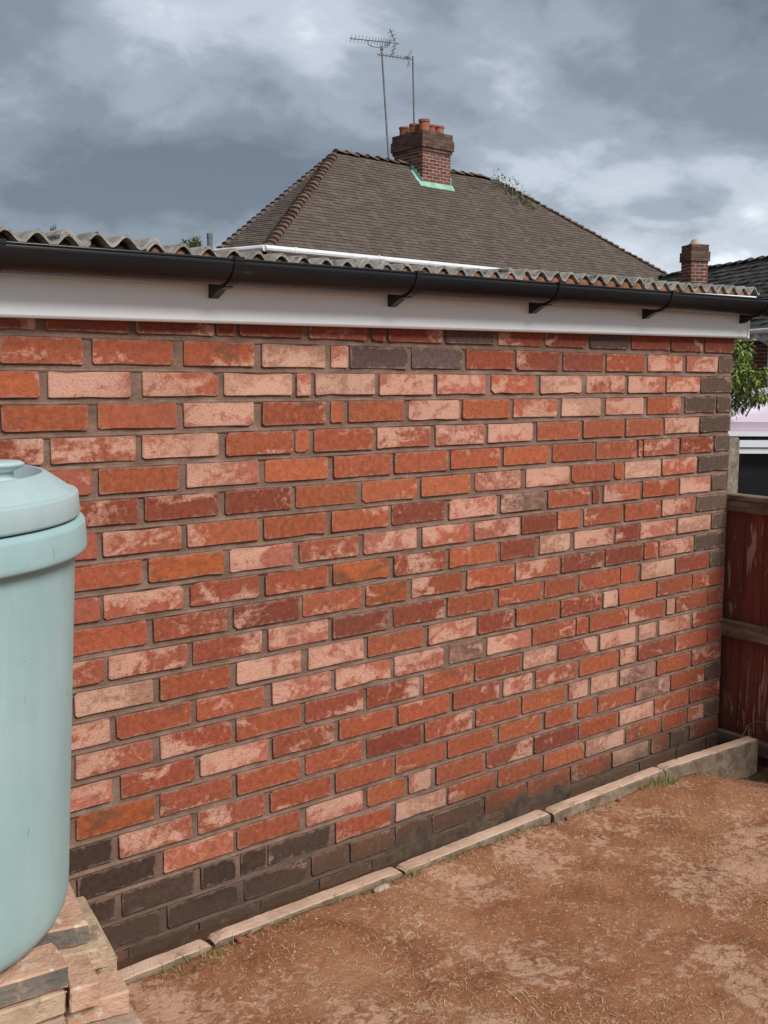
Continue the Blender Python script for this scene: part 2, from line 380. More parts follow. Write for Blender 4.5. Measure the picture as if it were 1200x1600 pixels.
# every brick: left edge, right edge in mm from the corner, kind
ROWS = [
    "-2940,-2766,r -2742,-2540,r -2522,-2310,r -2302,-2246,r -2235,-2040,r -2019,-1822,r -1801,-1755,r -1741,-1533,r -1518,-1315,G -1296,-1096,r -1081,-877,r -857,-654,G -632,-412,r -400,-208,r -191,0,r",  # top course: shade under the fascia is put into its dull colours
    "-2848,-2656,R -2633,-2427,R -2397,-2193,R -2168,-1964,B -1945,-1887,P -1879,-1670,G -1653,-1453,G -1435,-1228,r -1216,-1013,r -991,-786,r -769,-559,R -537,-329,m -305,-106,P -93,0,D",
    "-2941,-2762,O -2742,-2539,P -2509,-2301,m -2284,-2074,B -2060,-2014,P -1999,-1792,B -1775,-1570,P -1554,-1351,P -1326,-1125,m -1100,-897,B -871,-664,m -646,-434,P -422,-214,m -206,0,D",
    "-2850,-2649,O -2625,-2418,R -2399,-2195,P -2168,-1965,R -1947,-1903,O -1885,-1682,O -1664,-1462,P -1446,-1241,O -1224,-1017,m -995,-793,B -766,-555,P -532,-331,O -303,-108,D -95,0,D",
    "-2948,-2758,M -2740,-2530,m -2513,-2302,P -2281,-2075,O -2065,-2019,O -2004,-1796,R -1782,-1576,m -1558,-1354,P -1337,-1132,P -1111,-898,R -881,-664,R -650,-441,R -425,-212,P -200,0,D",
    "-2846,-2644,r -2627,-2416,O -2395,-2182,P -2162,-1957,O -1937,-1729,R -1717,-1507,R -1494,-1281,R -1264,-1056,O -1034,-821,R -808,-591,R -576,-554,R -546,-334,m -322,-114,M -101,0,D",
    "-2734,-2527,M -2510,-2304,r -2284,-2077,r -2064,-1858,O -1838,-1630,O -1612,-1409,O -1390,-1185,P -1161,-948,P -935,-724,R -707,-660,R -650,-440,B -432,-219,m -202,0,D",
    "-2837,-2636,r -2620,-2414,m -2396,-2184,O -2168,-1964,O -1944,-1741,O -1726,-1518,r -1500,-1295,P -1275,-1070,g -1051,-839,R -822,-784,r -763,-561,m -543,-333,R -317,-121,P -108,0,D",
    "-2728,-2522,R -2504,-2292,o -2273,-2074,P -2055,-1849,M -1830,-1629,P -1608,-1406,m -1390,-1187,P -1175,-1011,r -1001,-890,O -866,-657,R -642,-435,R -424,-218,m -205,0,D",
    "-2833,-2633,r -2623,-2410,m -2390,-2186,M -2165,-1958,R -1940,-1737,o -1715,-1511,M -1495,-1286,O -1271,-1106,r -1087,-937,B -914,-707,P -693,-561,r -550,-336,P -324,-111,B -98,0,D",
    "-2718,-2513,R -2495,-2285,M -2265,-2056,r -2043,-1837,R -1823,-1668,o -1648,-1440,R -1420,-1211,R -1199,-990,m -977,-757,r -743,-535,r -523,-442,R -431,-220,P -208,0,D",
    "-2819,-2627,m -2616,-2402,m -2386,-2177,M -2157,-1958,P -1941,-1739,r -1719,-1514,r -1501,-1300,R -1277,-1070,R -1058,-898,R -881,-661,R -653,-557,R -538,-339,B -323,-109,r -100,0,D",
    "-2704,-2499,B -2481,-2278,R -2258,-2051,P -2027,-1830,P -1814,-1600,O -1579,-1381,P -1367,-1210,r -1195,-988,O -975,-764,M -750,-672,B -661,-446,O -434,-223,R -211,0,R",
    "-2810,-2617,m -2600,-2395,R -2378,-2173,R -2148,-1950,P -1932,-1729,m -1714,-1518,P -1491,-1349,g -1326,-1123,P -1115,-900,R -892,-834,R -821,-610,R -602,-394,M -374,-326,B -314,-112,R -103,0,r",
    "-2707,-2506,m -2483,-2274,M -2260,-2052,R -2037,-1832,r -1818,-1617,M -1596,-1390,R -1379,-1172,R -1157,-996,B -983,-779,M -761,-561,P -538,-437,B -418,-222,P -201,0,r",
    "-2800,-2617,P -2593,-2387,M -2370,-2161,P -2146,-1941,M -1919,-1713,R -1698,-1491,R -1472,-1270,r -1249,-1111,P -1093,-887,m -869,-661,R -646,-561,m -538,-321,r -309,-106,R -97,0,r",
    "-2709,-2501,o -2487,-2277,M -2261,-2057,R -2038,-1837,R -1818,-1608,r -1592,-1390,M -1373,-1168,R -1156,-944,O -924,-822,P -804,-661,B -643,-437,g -421,-212,R -195,0,M",
    "-2798,-2618,K -2601,-2399,m -2380,-2175,m -2156,-1951,R -1933,-1722,R -1707,-1505,R -1495,-1287,O -1266,-1066,O -1043,-898,R -871,-784,R -763,-553,R -545,-337,g -328,-113,R -100,0,D",
    "-2712,-2505,K -2482,-2277,m -2263,-2059,R -2037,-1834,P -1815,-1671,O -1656,-1566,P -1542,-1335,R -1321,-1105,M -1095,-878,r -864,-654,R -639,-437,B -429,-216,R -203,0,r",
    "-2796,-2615,K -2598,-2395,K -2374,-2270,K -2254,-2172,K -2164,-1954,K -1933,-1726,R -1706,-1501,B -1490,-1284,R -1266,-1055,R -1045,-837,O -823,-610,B -595,-389,R -376,-224,R -211,-107,m -90,0,D",
    "-2694,-2496,K -2474,-2264,K -2243,-2035,K -2018,-1898,d -1880,-1723,d -1706,-1581,d -1557,-1344,d -1326,-1132,R -1120,-910,R -900,-684,R -673,-464,B -440,-336,R -319,-227,D -193,0,r",
    "-2770,-2595,K -2582,-2396,K -2381,-2208,K -2191,-2009,K -1991,-1815,d -1798,-1599,d -1580,-1392,d -1374,-1183,d -1165,-968,d -948,-750,d -728,-526,d -507,-298,d -277,-93,D -75,0,D",
    "-2691,-2500,K -2485,-2310,K -2294,-2113,K -2096,-1922,d -1903,-1728,d -1707,-1517,d -1498,-1317,d -1297,-1103,d -1083,-887,d -870,-674,d -655,-456,d -436,-239,d -218,-43,D -30,0,D",
]

KINDS = {  # base colour, pale, dark
 'R': ((0.335, 0.091, 0.046), 0.38, 0.48), 'r': ((0.245, 0.066, 0.040), 0.36, 0.50), 'O': ((0.375, 0.108, 0.051), 0.30, 0.40), 'o': ((0.36, 0.100, 0.038), 0.24, 0.75),
 'P': ((0.41, 0.145, 0.096), 0.74, 0.34), 'B': ((0.43, 0.225, 0.155), 0.62, 0.36), 'm': ((0.375, 0.115, 0.066), 0.64, 0.40), 'M': ((0.285, 0.078, 0.043), 0.52, 0.50),
 'G': ((0.120, 0.072, 0.066), 0.26, 0.40), 'g': ((0.34, 0.18, 0.135), 0.50, 0.90), 'D': ((0.112, 0.074, 0.054), 0.22, 0.40), 'd': ((0.150, 0.072, 0.046), 0.24, 0.60),
 'K': ((0.070, 0.043, 0.031), 0.22, 0.30)}
def brick_shape(L, H, rng, rough=1.0):
    hx, hz = L / 2, H / 2; r = 0.0022; c = []
    def j(a=0.0009): return rng.uniform(-a, a) * rough
    mids = (1, 2) if L < 0.12 else (1, 2, 3)
    nm = len(mids) + 1
    for x, z in ((-1, -1), (1, -1), (1, 1), (-1, 1)):
        ch = rng.random()
        rr = r + (rng.uniform(0.003, 0.009) if ch < 0.09 * rough else rng.uniform(0, 0.0025))
        a, b = (x * hx, z * (hz - rr)), (x * (hx - rr * rng.uniform(1, 1.8)), z * hz)
        if (x, z) in ((-1, -1), (1, 1)): c += [(a[0] + j(), a[1] + j()), (b[0] + j(), b[1] + j())]
        else: c += [(b[0] + j(), b[1] + j()), (a[0] + j(), a[1] + j())]
        if x * z > 0 and True:
            for q in mids:
                fx = x * hx * (1 - 2 * q / nm)
                dz = abs(j(0.0009)) + (rng.uniform(0.001, 0.0035) if rng.random() < 0.06 * rough else 0)
                c.append((fx + j(0.006), z * (hz - dz)))
    n = len(c); yf = rng.uniform(-0.0015, 0.0012); ins = rng.uniform(0.0006, 0.0011)
    vs = []
    for x, z in c: vs.append((x * (1 - ins / hx), yf + rng.uniform(-0.0006, 0.0006), z * (1 - ins / hz)))
    for x, z in c: vs.append((x, yf + 0.0007 + rng.uniform(0, 0.0006), z))
    for x, z in c: vs.append((x, 0.05, z))
    fs = [tuple(range(n))]
    for k in (0, n):
        for i in range(n):
            i2 = (i + 1) % n; fs.append((k + i, k + n + i, k + n + i2, k + i2))
    return vs, fs
rng = random.Random(5)
rest = MB(); nb = 0
def brick(xa, xb, k, code, part=True):
    global nb
    L = (xb - xa); cx, cz = (xa + xb) / 2, OZ - (k + 0.5) * P + rng.uniform(-0.0009, 0.0009)
    H = HB + rng.uniform(-0.002, 0.002)
    vs, fs = brick_shape(L, H, rng, 1.35 if code in 'mMPBd' else 0.9)
    if not part:
        rest.add(([(v[0] + cx, v[1], v[2] + cz) for v in vs], fs)); return
    o = add('brick', ([(v[0] + cx, v[1], v[2] + cz) for v in vs], fs), M_BRICK, wall, org=(cx, 0, cz))
    base, pale, dark = KINDS[code]; f = rng.uniform(0.76, 1.06); h = rng.uniform(-0.05, 0.05)
    o['tint'] = [base[0] * f, base[1] * f * (1 + h), base[2] * f * (1 + h)]
    o['pale'] = pale + rng.uniform(-0.10, 0.10); o['dark'] = dark + rng.uniform(-0.15, 0.15); o['half'] = L / 2; o['grad'] = rng.choice((0, rng.uniform(-0.15, 0.15), rng.uniform(-0.15, 0.15))); o['gradz'] = rng.choice((0.0, rng.uniform(-4, 4))); o['smear'] = 0.8 if code == 'D' else 0.5 if code == 'K' else rng.uniform(0.45, 0.75)
    nb += 1
for k, row in enumerate(ROWS):
    first = None
    for j, tok in enumerate(row.split()):
        a, b_, code = tok.split(','); a = int(a) / 1000; b_ = int(b_) / 1000
        if first is None: first = a
        hid = k == 22 or (k == 21 and a < -2.75) or (k in (5, 7, 9) and j == 0)
        brick(a, b_, k, code, not hid)
    x = first - 0.017
    while x > WL + 0.03:
        a = max(WL, x - 0.206); brick(a, x, k, 'R', False); x = a - 0.018
ro = add('brick_field', rest.vf, M_BRICK, wall, org=(-1.5, 0, 0)); ro['kind'] = 'stuff'
ro['tint'] = [0.33, 0.085, 0.05]; ro['pale'] = 0.42; ro['dark'] = 0.4; ro['half'] = 9.0; ro['smear'] = 0.12; ro['grad'] = 0.0; ro['gradz'] = 0.0
ro['label'] = 'red bricks at the hidden foot and near end of the wall'
# old cement smeared over the lowest courses
vs = []; fs = []; sxx = [-2.75 + 0.022 * i for i in range(126)]; szz = [OZ - 1.68 + 0.014 * i for i in range(24)]
for z in szz:
    for x in sxx:
        hgt = 1.15 - abs((z - (OZ - 1.60 + 0.03 * nz(x, 0, 9, 2.0))) / 0.10)
        if x < -1.75: hgt -= 0.55
        if x > -0.9: hgt -= 0.45
        dd = 0.013 * hgt + 0.010 * nz(x, z, 2, 6.5) + 0.005 * nz(x, z, 6, 21) + 0.0025 * nz(x, z, 4, 60) - 0.002
        vs.append((min(x, -0.01), max(0.010 - dd, -0.008) if dd > -0.02 else 0.02, z))
n = len(sxx)
for j in range(len(szz) - 1):
    for i in range(n - 1):
        a = j * n + i; fs.append((a, a + 1, a + n + 1, a + n))
cs = add('cement_smear', (vs, fs), M_SMEAR, wall, org=(-1.5, 0, 0), smooth=True); cs['label'] = 'dirty grey cement smeared over the lowest courses'
# grey mortar fillet where the quoin meets the fence
fil = MB()
vs = []; fs = []; zs = [OZ - 1.66 + 0.03 * i for i in range(41)]
for z in zs:
    e = 0.003 * nz(z, 1, 1, 8) + 0.002 * nz(z, 4, 1, 30)
    vs += [(0.0015, 0.0035 + e * 0.4, z), (0.010 + e, 0.0065 + e * 0.3, z), (0.019 + e, 0.014, z), (0.021, 0.06, z), (0.0015, 0.06, z)]
for i in range(len(zs) - 1):
    for j in range(5):
        a = i * 5 + j; b2 = i * 5 + (j + 1) % 5; fs.append((a, b2, b2 + 5, a + 5))
add('mortar_fillet', (vs, fs), M_MORT, wall, org=(-1.5, 0, 0), smooth=True)
# fascia
def fz0(x): return OZ - 0.0105 + 0.0117 * x
def fz1(x): return OZ + 0.1395 + 0.0200 * x
FX = 0.032
vs = []; fs = []
def fprof(x):
    b0, t0 = fz0(x), fz1(x)
    return [(x, -0.0330, b0 + 0.003), (x, -0.0350, b0 + 0.006), (x, -0.0350, t0 - 0.003), (x, -0.0320, t0), (x, -0.022, t0), (x, -0.022, b0 + 0.012), (x, -0.0015, b0 + 0.012), (x, -0.0015, b0), (x, -0.0300, b0)]
stations = [WL, -3.2, -1.6, 0.0, FX]
for x in stations: vs += fprof(x)
for i in range(len(stations) - 1):
    for j in range(9):
        a = i * 9 + j; b2 = i * 9 + (j + 1) % 9; fs.append((a, a + 9, b2 + 9, b2))
fs.append(tuple(range(9))); fs.append(tuple(reversed(range(len(vs) - 9, len(vs)))))
fascia = add('fascia', (vs, fs), M_FASCIA, garage, org=(-1.5, -0.03, OZ))
ec = MB(); ec.add(hexa([(FX + 0.0015, -0.0375, fz0(FX) - 0.001), (FX + 0.014, -0.0375, fz0(FX) - 0.001), (FX + 0.014, 0.05, fz0(FX) - 0.001), (FX + 0.0015, 0.05, fz0(FX) - 0.001), (FX + 0.0015, -0.0375, fz1(FX) + 0.001), (FX + 0.014, -0.0375, fz1(FX) + 0.001), (FX + 0.014, 0.05, fz1(FX) + 0.001), (FX + 0.0015, 0.05, fz1(FX) + 0.001)]))
cap = add('end_cap', ec.vf, M_FASCIA, fascia, org=(FX, -0.03, OZ + 0.06))
# roof filler and corrugated sheets
PITCH = 0.0703; AMP = 0.0125; TH = 0.0075
def sheet_z(x): return OZ + 0.1620 + 0.0207 * x + 0.021 * max(0.0, (-1.95 - x) / 0.9)
SLOPE = math.tan(R_(2.0)); YE = -0.052
def wave(x): return AMP * math.cos(2 * math.pi * (x + 2.776) / PITCH)
def corr(x0, x1, lift, y0, y1, zj):
    n = int((x1 - x0) / (PITCH / 12)) + 1; vs = []; fs = []
    for i in range(n + 1):
        x = x0 + (x1 - x0) * i / n; w = wave(x); jj = zj * nz(x, 3, 3, 9)
        ye = y0 + 0.004 * nz(x, 1, 1, 20)
        for y in (ye, y1):
            zz_ = sheet_z(x) + w + lift + (y - YE) * SLOPE + (jj if y == ye else 0)
            vs += [(x, y, zz_), (x, y, zz_ + TH)]
    for i in range(n):
        a = i * 4; b2 = a + 4
        fs += [(a + 1, a + 3, b2 + 3, b2 + 1), (a, b2, b2 + 2, a + 2), (a, a + 1, b2 + 1, b2), (a + 2, b2 + 2, b2 + 3, a + 3)]
    fs += [(0, 2, 3, 1), (n * 4, n * 4 + 1, n * 4 + 3, n * 4 + 2)]
    return vs, fs
spans = [(WL, -2.655, 0.0, 0.0), (-2.725, -2.445, 0.0082, 0.004), (-2.52, -1.83, 0.0, -0.004), (-1.905, -1.795, 0.0085, 0.006), (-1.83, -1.24, 0.0, 0.0), (-1.31, -0.575, 0.0082, 0.003), (-0.645, 0.078, 0.0, -0.003)]
for a, b2, lift, dy in spans:
    o = add('roof_sheet', corr(a, b2, lift, YE + dy, 3.4 if b2 - a > 0.2 else 0.5, 0.0012), M_SHEET, garage, org=((a + b2) / 2, 0, OZ + 0.15))
vs = []; fs = []; n = 560
for i in range(n + 1):
    x = WL + (0.03 - WL) * i / n; zt = sheet_z(x) + wave(x) - 0.004 + 0.003 * nz(x, 5, 5, 30); zt = max(zt, fz1(x) + 0.001)
    yy = (-0.0455 if x > -2.5 else -0.018) + 0.004 * nz(x, 2, 2, 22)
    vs += [(x, yy, fz1(x) - 0.02), (x, yy, zt - 0.002), (x, yy + 0.01, zt), (x, 0.06, zt)]
for i in range(n):
    for j in range(3):
        a = i * 4 + j; fs.append((a + 1, a, a + 4, a + 5))
o = add('eaves_filler', (vs, fs), M_FILL, garage, org=(-1.5, 0, OZ + 0.13), smooth=True)
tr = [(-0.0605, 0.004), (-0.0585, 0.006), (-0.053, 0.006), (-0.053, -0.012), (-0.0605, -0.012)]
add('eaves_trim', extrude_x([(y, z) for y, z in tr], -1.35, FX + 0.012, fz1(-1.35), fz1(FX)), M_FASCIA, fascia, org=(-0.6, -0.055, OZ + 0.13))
# gutter
GR = 0.056; GY = -0.035 - 0.008 - GR
def gz(x): return OZ + 0.1262 + 0.0098 * x
GX1 = 0.215
def gutter_ring(x, ro, ri, lipf=0.004):
    pts = []
    for i in range(17):
        g2 = math.pi + math.pi * i / 16; pts.append((x, GY + ro * math.cos(g2), gz(x) + ro * math.sin(g2)))
    for i in range(17):
        g2 = 2 * math.pi - math.pi * i / 16; pts.append((x, GY + ri * math.cos(g2), gz(x) + ri * math.sin(g2)))
    return pts
def gutter_mesh(x0, x1, ro, ri, nseg=1):
    vs = []; fs = []
    for s in range(nseg + 1): vs += gutter_ring(x0 + (x1 - x0) * s / nseg, ro, ri)
    for s in range(nseg):
        for i in range(34):
            a = s * 34 + i; b2 = s * 34 + (i + 1) % 34; fs.append((a, b2, b2 + 34, a + 34))
    fs.append(tuple(range(34))); fs.append(tuple(reversed(range(nseg * 34, nseg * 34 + 34))))
    return vs, fs
gm = MB(); gm.add(gutter_mesh(WL, GX1, GR, GR - 0.0025, 12))
gm.add(tube([(WL, GY - GR + 0.001, gz(WL)), (GX1, GY - GR + 0.001, gz(GX1))], 0.0032, 8))
gutter = add('gutter', gm.vf, M_GUTTER, garage, org=(-1.5, GY, OZ + 0.1), smooth=False)
me = gutter.data
for p_ in me.polygons: p_.use_smooth = len(p_.vertices) == 4
for bx in (-2.90, -2.335, -1.765, -1.192, -0.618, -0.015):
    hw = 0.013; m = MB(); m.add(gutter_mesh(bx - hw, bx + hw, GR + 0.0045, GR + 0.0006))
    m.add(box(bx - hw, bx + hw, GY - GR - 0.006, GY - GR + 0.010, gz(bx) - 0.002, gz(bx) + 0.006))
    z0 = gz(bx)
    poly = [(-0.0352, z0 - 0.004), (-0.0352, z0 - 0.083), (-0.046, z0 - 0.083), (-0.082, z0 - 0.0645), (GY - 0.012, z0 - 0.0615), (GY - 0.012, z0 - 0.0570), (GY + 0.02, z0 - 0.0545), (GY + 0.045, z0 - 0.040), (GY + GR + 0.001, z0 - 0.004)]
    m.add(extrude_x(list(reversed(poly)), bx - hw + 0.002, bx + hw - 0.002))
    add('bracket', m.vf, M_GUTTER, gutter, org=(bx, GY, z0))
# ------------------------------------------------------------------ concrete edging
M_CONCS = simple('dark_kerb_side', (0.125, 0.092, 0.064), (0.28, 0.21, 0.152), 20.0, 0.95, 0.8, 0.004, 150.0, c3=(0.10, 0.085, 0.055), s3=30.0, t3=0.58)
rng = random.Random(21)
def edging(x0, x1, zt0, zt1, y0, y1, seed):
    n = max(8, int((x1 - x0) / 0.010)); vs = []; fs = []; m = 10
    for i in range(n + 1):
        f = i / n; x = x0 + (x1 - x0) * f; zt = zt0 + (zt1 - zt0) * f; ya = y0 + (y1 - y0) * f; yb = ya - 0.050
        e = min(f, 1 - f) * (x1 - x0); rd = 0.008 * max(0, 1 - e / 0.016) ** 2      # worn ends
        w = lambda q, s=12, a=0.0022: a * nz(x, q, seed, s) + a * 0.6 * nz(x, q, seed + 3, s * 4)
        ch = 0.002 + 0.007 * max(0, nz(x, 1, seed, 16))
        pr = [(ya - w(1), -0.19), (ya - w(1), -0.006 - ch), (ya - 0.0015 - w(2), -0.002 + w(3)), (ya - 0.006, w(3)), (ya - 0.025, 0.0010 + w(4)), (yb + 0.007, w(5)), (yb + 0.0018 + w(6), -0.002 + w(5)), (yb + w(6) * 1.6, -0.006 - ch), (yb + w(7) * 1.6, -0.05), (yb + w(8), -0.19)]
        for y, z in pr: vs.append((x, y + (0.5 * rd if y > (ya + yb) / 2 else -0.5 * rd) * -1, zt + z - (rd if z > -0.02 else 0)))
    for i in range(n):
        for j in range(m):
            a = i * m + j; b2 = i * m + (j + 1) % m; fs.append((a, b2, b2 + m, a + m))
    fs.append(tuple(reversed(range(m)))); fs.append(tuple(range(n * m, n * m + m)))
    return vs, fs
kerbs = [(-3.02, -2.474, 0.040, 0.044, -0.176, -0.172, 'concrete edging block nearest the tank, half hidden by the stacked pavers'),
         (-2.464, -1.868, 0.047, 0.046, -0.170, -0.171, 'second concrete edging block from the tank, its joint beside a loose stone'),
         (-1.858, -1.254, 0.044, 0.049, -0.171, -0.168, 'middle concrete edging block of the row at the foot of the wall'),
         (-1.244, -0.663, 0.049, 0.050, -0.174, -0.170, 'concrete edging block with a dark weed tuft at its far end'),
         (-0.653, -0.062, 0.050, 0.030, -0.168, -0.170, 'farthest concrete edging block by the fence, its tall grey face bare')]
for i, (a, b2, z0, z1, y0, y1, lab) in enumerate(kerbs):
    o = add('concrete_edging', edging(a, b2, z0, z1, y0, y1, i * 7 + 1), M_CONC, org=((a + b2) / 2, (y0 + y1) / 2 - 0.025, -0.14), smooth=False)
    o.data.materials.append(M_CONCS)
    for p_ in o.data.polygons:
        if abs(p_.normal.z) < 0.45: p_.material_index = 1  # upright faces take the darker concrete colour
    prop(o, lab, 'edging', 'concrete edging blocks along the wall')
# ------------------------------------------------------------------ stacked pavers and tank
ZT = 0.466; PT = 0.040
def paver_mat(name, c1, c2, c3):
    return simple(name, c1, c2, 14.0, 0.93, 0.9, 0.005, 110.0, c3=c3, s3=24.0, t3=0.56)
M_PV1 = paver_mat('paver_pink', (0.40, 0.225, 0.150), (0.60, 0.375, 0.265), (0.66, 0.56, 0.46))
M_PV2 = paver_mat('paver_grey', (0.26, 0.19, 0.145), (0.42, 0.30, 0.225), (0.52, 0.34, 0.24))
M_PV3 = paver_mat('paver_buff', (0.36, 0.25, 0.165), (0.54, 0.40, 0.28), (0.26, 0.20, 0.125))
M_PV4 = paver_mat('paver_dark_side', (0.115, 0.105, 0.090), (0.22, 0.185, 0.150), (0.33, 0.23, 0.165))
def paver(fr, az, wid, lng, lev, m, lab, dz=0.0, th=PT, side=None):
    a = R_(az); ay = Vector((math.sin(a), math.cos(a), 0)); ax = Vector((math.cos(a), -math.sin(a), 0))
    top = ZT - lev * PT + dz
    c = Vector((fr[0], fr[1], top - th / 2)) - ax * wid / 2 + ay * lng / 2
    # chamfered and worn: a grid of points pushed about by noise
    nxx, nyy, nzz = max(3, int(wid / 0.018)), max(3, int(lng / 0.018)), 3
    o = add('paver', cbox(c, ax, ay, Z3, wid / 2, lng / 2, th / 2 - 0.0006, 0.0035, 0.0018, rng), m, org=(c.x, c.y, c.z - th / 2))
    md = o.modifiers.new('cut', 'SUBSURF'); md.subdivision_type = 'SIMPLE'; md.levels = md.render_levels = 3
    tx = bpy.data.textures.get('wear')
    if tx is None: tx = bpy.data.textures.new('wear', 'CLOUDS'); tx.noise_scale = 0.028; tx.noise_depth = 3
    dm = o.modifiers.new('wear', 'DISPLACE'); dm.texture = tx; dm.texture_coords = 'GLOBAL'; dm.strength = 0.0045; dm.mid_level = 0.62
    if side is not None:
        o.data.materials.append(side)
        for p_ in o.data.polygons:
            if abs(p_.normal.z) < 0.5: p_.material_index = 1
    prop(o, lab, 'paver', 'pavers stacked under the tank'); return o
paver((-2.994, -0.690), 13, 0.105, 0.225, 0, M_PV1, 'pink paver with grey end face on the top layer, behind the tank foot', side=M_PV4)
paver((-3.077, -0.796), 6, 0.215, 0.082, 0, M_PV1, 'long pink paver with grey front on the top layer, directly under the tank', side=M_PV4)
paver((-2.974, -0.718), 14, 0.105, 0.205, 1, M_PV3, 'buff paver jutting out under the rear top paver beside the wall')
paver((-3.034, -0.812), 14, 0.048, 0.100, 1, M_PV1, 'narrow whitened paver wedged beside the front of the stack', th=0.043)
paver((-3.086, -0.802), 5, 0.215, 0.105, 1, M_PV3, 'rough buff paver in the second layer, under the long front paver')
paver((-2.979, -0.804), 12, 0.105, 0.080, 2, M_PV1, 'pale pink paver with ribbed edge, third layer beside the narrow paver')
paver((-2.944, -0.690), 12, 0.105, 0.205, 2, M_PV3, 'small buff corner of a paver in the third layer toward the wall')
paver((-3.088, -0.806), 7, 0.215, 0.105, 2, M_PV2, 'grey paver in the third layer at the cut-off picture edge')
paver((-2.972, -0.838), 8, 0.215, 0.105, 3, M_PV2, 'pinkish grey paver at the lowest visible layer of the stack')
paver((-2.952, -0.735), 10, 0.105, 0.205, 3, M_PV3, 'dark buff paver low in the stack beside the soil')
M_PL = simple('plinth_concrete', (0.20, 0.17, 0.14), (0.34, 0.29, 0.24), 10.0, 0.95, 0.8, 0.004, 90.0)
pl = MB()
a = R_(9); ax = Vector((math.cos(a), -math.sin(a), 0)); ay = Vector((math.sin(a), math.cos(a), 0))
pc = Vector((-2.985, -0.835, 0)) - ax * 0.36 + ay * 0.37
pl.add(cbox(pc + Z3 * ((ZT - 4 * PT - 0.002) / 2 - 0.03), ax, ay, Z3, 0.355, 0.36, (ZT - 4 * PT - 0.002) / 2 + 0.03, 0.008))
pc2 = Vector((-3.40, -0.47, 0))
pl.add(cbox(pc2 + Z3 * (ZT - 2 * PT), ax, ay, Z3, 0.245, 0.24, 2 * PT - 0.0015, 0.006))
prop(add('plinth', pl.vf, M_PL, org=(pc.x, pc.y, -0.06)), 'grey concrete plinth carrying the stacked pavers and the tank', 'plinth')
TC = (-3.313, -0.461)
tank = empty('water_tank', (TC[0], TC[1], ZT), 'pale blue green plastic water tank with lid on stacked pavers', 'water tank')
prof = [(0.0, ZT), (0.30, ZT), (0.326, ZT + 0.004), (0.341, ZT + 0.013), (0.349, ZT + 0.028), (0.3525, ZT + 0.048)]
for i in range(1, 15): prof.append((0.3525 + 0.0285 * i / 14, ZT + 0.048 + (0.588 - 0.0) * i / 14))
body = add('body', lathe(TC, prof, 96, False), M_TANK, tank, smooth=True)
rim = [(0.378, 1.1000), (0.395, 1.1002), (0.3990, 1.1020), (0.4006, 1.1060), (0.4006, 1.112), (0.3990, 1.1460), (0.3980, 1.1500), (0.3966, 1.1508), (0.3960, 1.1535), (0.3935, 1.1556), (0.372, 1.156), (0.370, 1.12)]
add('rim', lathe(TC, rim, 96, False), M_TANK, tank, smooth=True)
lid = [(0.355, 1.14), (0.372, 1.1582), (0.385, 1.1584), (0.3892, 1.1600), (0.3906, 1.1640), (0.3890, 1.1950), (0.3876, 1.1988), (0.3840, 1.2000), (0.3782, 1.2000), (0.3772, 1.2024), (0.3740, 1.2050), (0.345, 1.2255), (0.3355, 1.2312), (0.3325, 1.2318), (0.3298, 1.2305), (0.3235, 1.2050), (0.318, 1.2020), (0.2, 1.2045), (0.0, 1.2065)]
ld = add('lid', lathe(TC, lid, 96, False), M_LID, tank, smooth=True)
d_ = ray(-12, 733); kp = CAM + d_ * ((1.235 - CAM.z) / d_.z)
add('lid_knob', lathe((kp.x, kp.y), [(0.045, 1.214), (0.034, 1.222), (0.033, 1.231), (0.050, 1.240), (0.052, 1.2445), (0.046, 1.248), (0.0, 1.2485)], 40, False), M_LID, ld, org=(kp.x, kp.y, 1.214), smooth=True)
# ------------------------------------------------------------------ fence and post
def fence_paint():
    m, t, b = mat('flaking_red_paint'); p = pos(t); st = scaled(t, p, (1, 1, 0.13))
    c = ramp(t, noi(t, st, 24.0, 6.0, 0.6), [(0.3, (0.10, 0.030, 0.020)), (0.55, (0.185, 0.052, 0.034)), (0.75, (0.25, 0.085, 0.055))])
    fl = mth(t, 'ADD', mth(t, 'MULTIPLY', noi(t, st, 34.0, 6.0, 0.68, 0.7), 0.75), mth(t, 'MULTIPLY', noi(t, p, 7.0, 3.0), 0.25))
    k = mth(t, 'MULTIPLY', mth(t, 'SUBTRACT', fl, 0.555), 22.0, clamp=True)
    c = mixc(t, mth(t, 'MULTIPLY', k, 0.85), c, (0.42, 0.31, 0.245))
    t.links.new(c, b.inputs['Base Color']); b.inputs['Roughness'].default_value = 0.8
    bump(t, b, k, 0.4, 0.002); return m
M_FP = fence_paint()
M_RAIL = simple('weathered_rail', (0.070, 0.050, 0.034), (0.26, 0.205, 0.150), 26.0, 0.93, 0.8, 0.003, 60.0, sc=(1, 0.22, 1), c3=(0.12, 0.12, 0.055), s3=14.0, t3=0.60)
fd = Vector((-0.075, -0.9972, 0)); fn = Vector((-0.9972, 0.075, 0))   # along the fence toward us, and its face
F0 = Vector((0.040, 0.030, 0))
fence = empty('fence', F0 + fd * 1.0, 'dark red fence panel with flaking paint and bare rails beside the wall corner', 'fence')
s = 0.0; i = 0
while s < 1.85:
    wd = rng.uniform(0.085, 0.098); c = F0 + fd * (s + wd / 2) - fn * rng.uniform(0.0, 0.004)
    o = add('board', cbox(c + Z3 * (OZ - 1.165), fd, fn, Z3, wd / 2 - 0.0012, 0.008, 0.535, 0.002, 0.0008, rng), M_FP, fence, org=c + Z3 * 0.0)
    s += wd
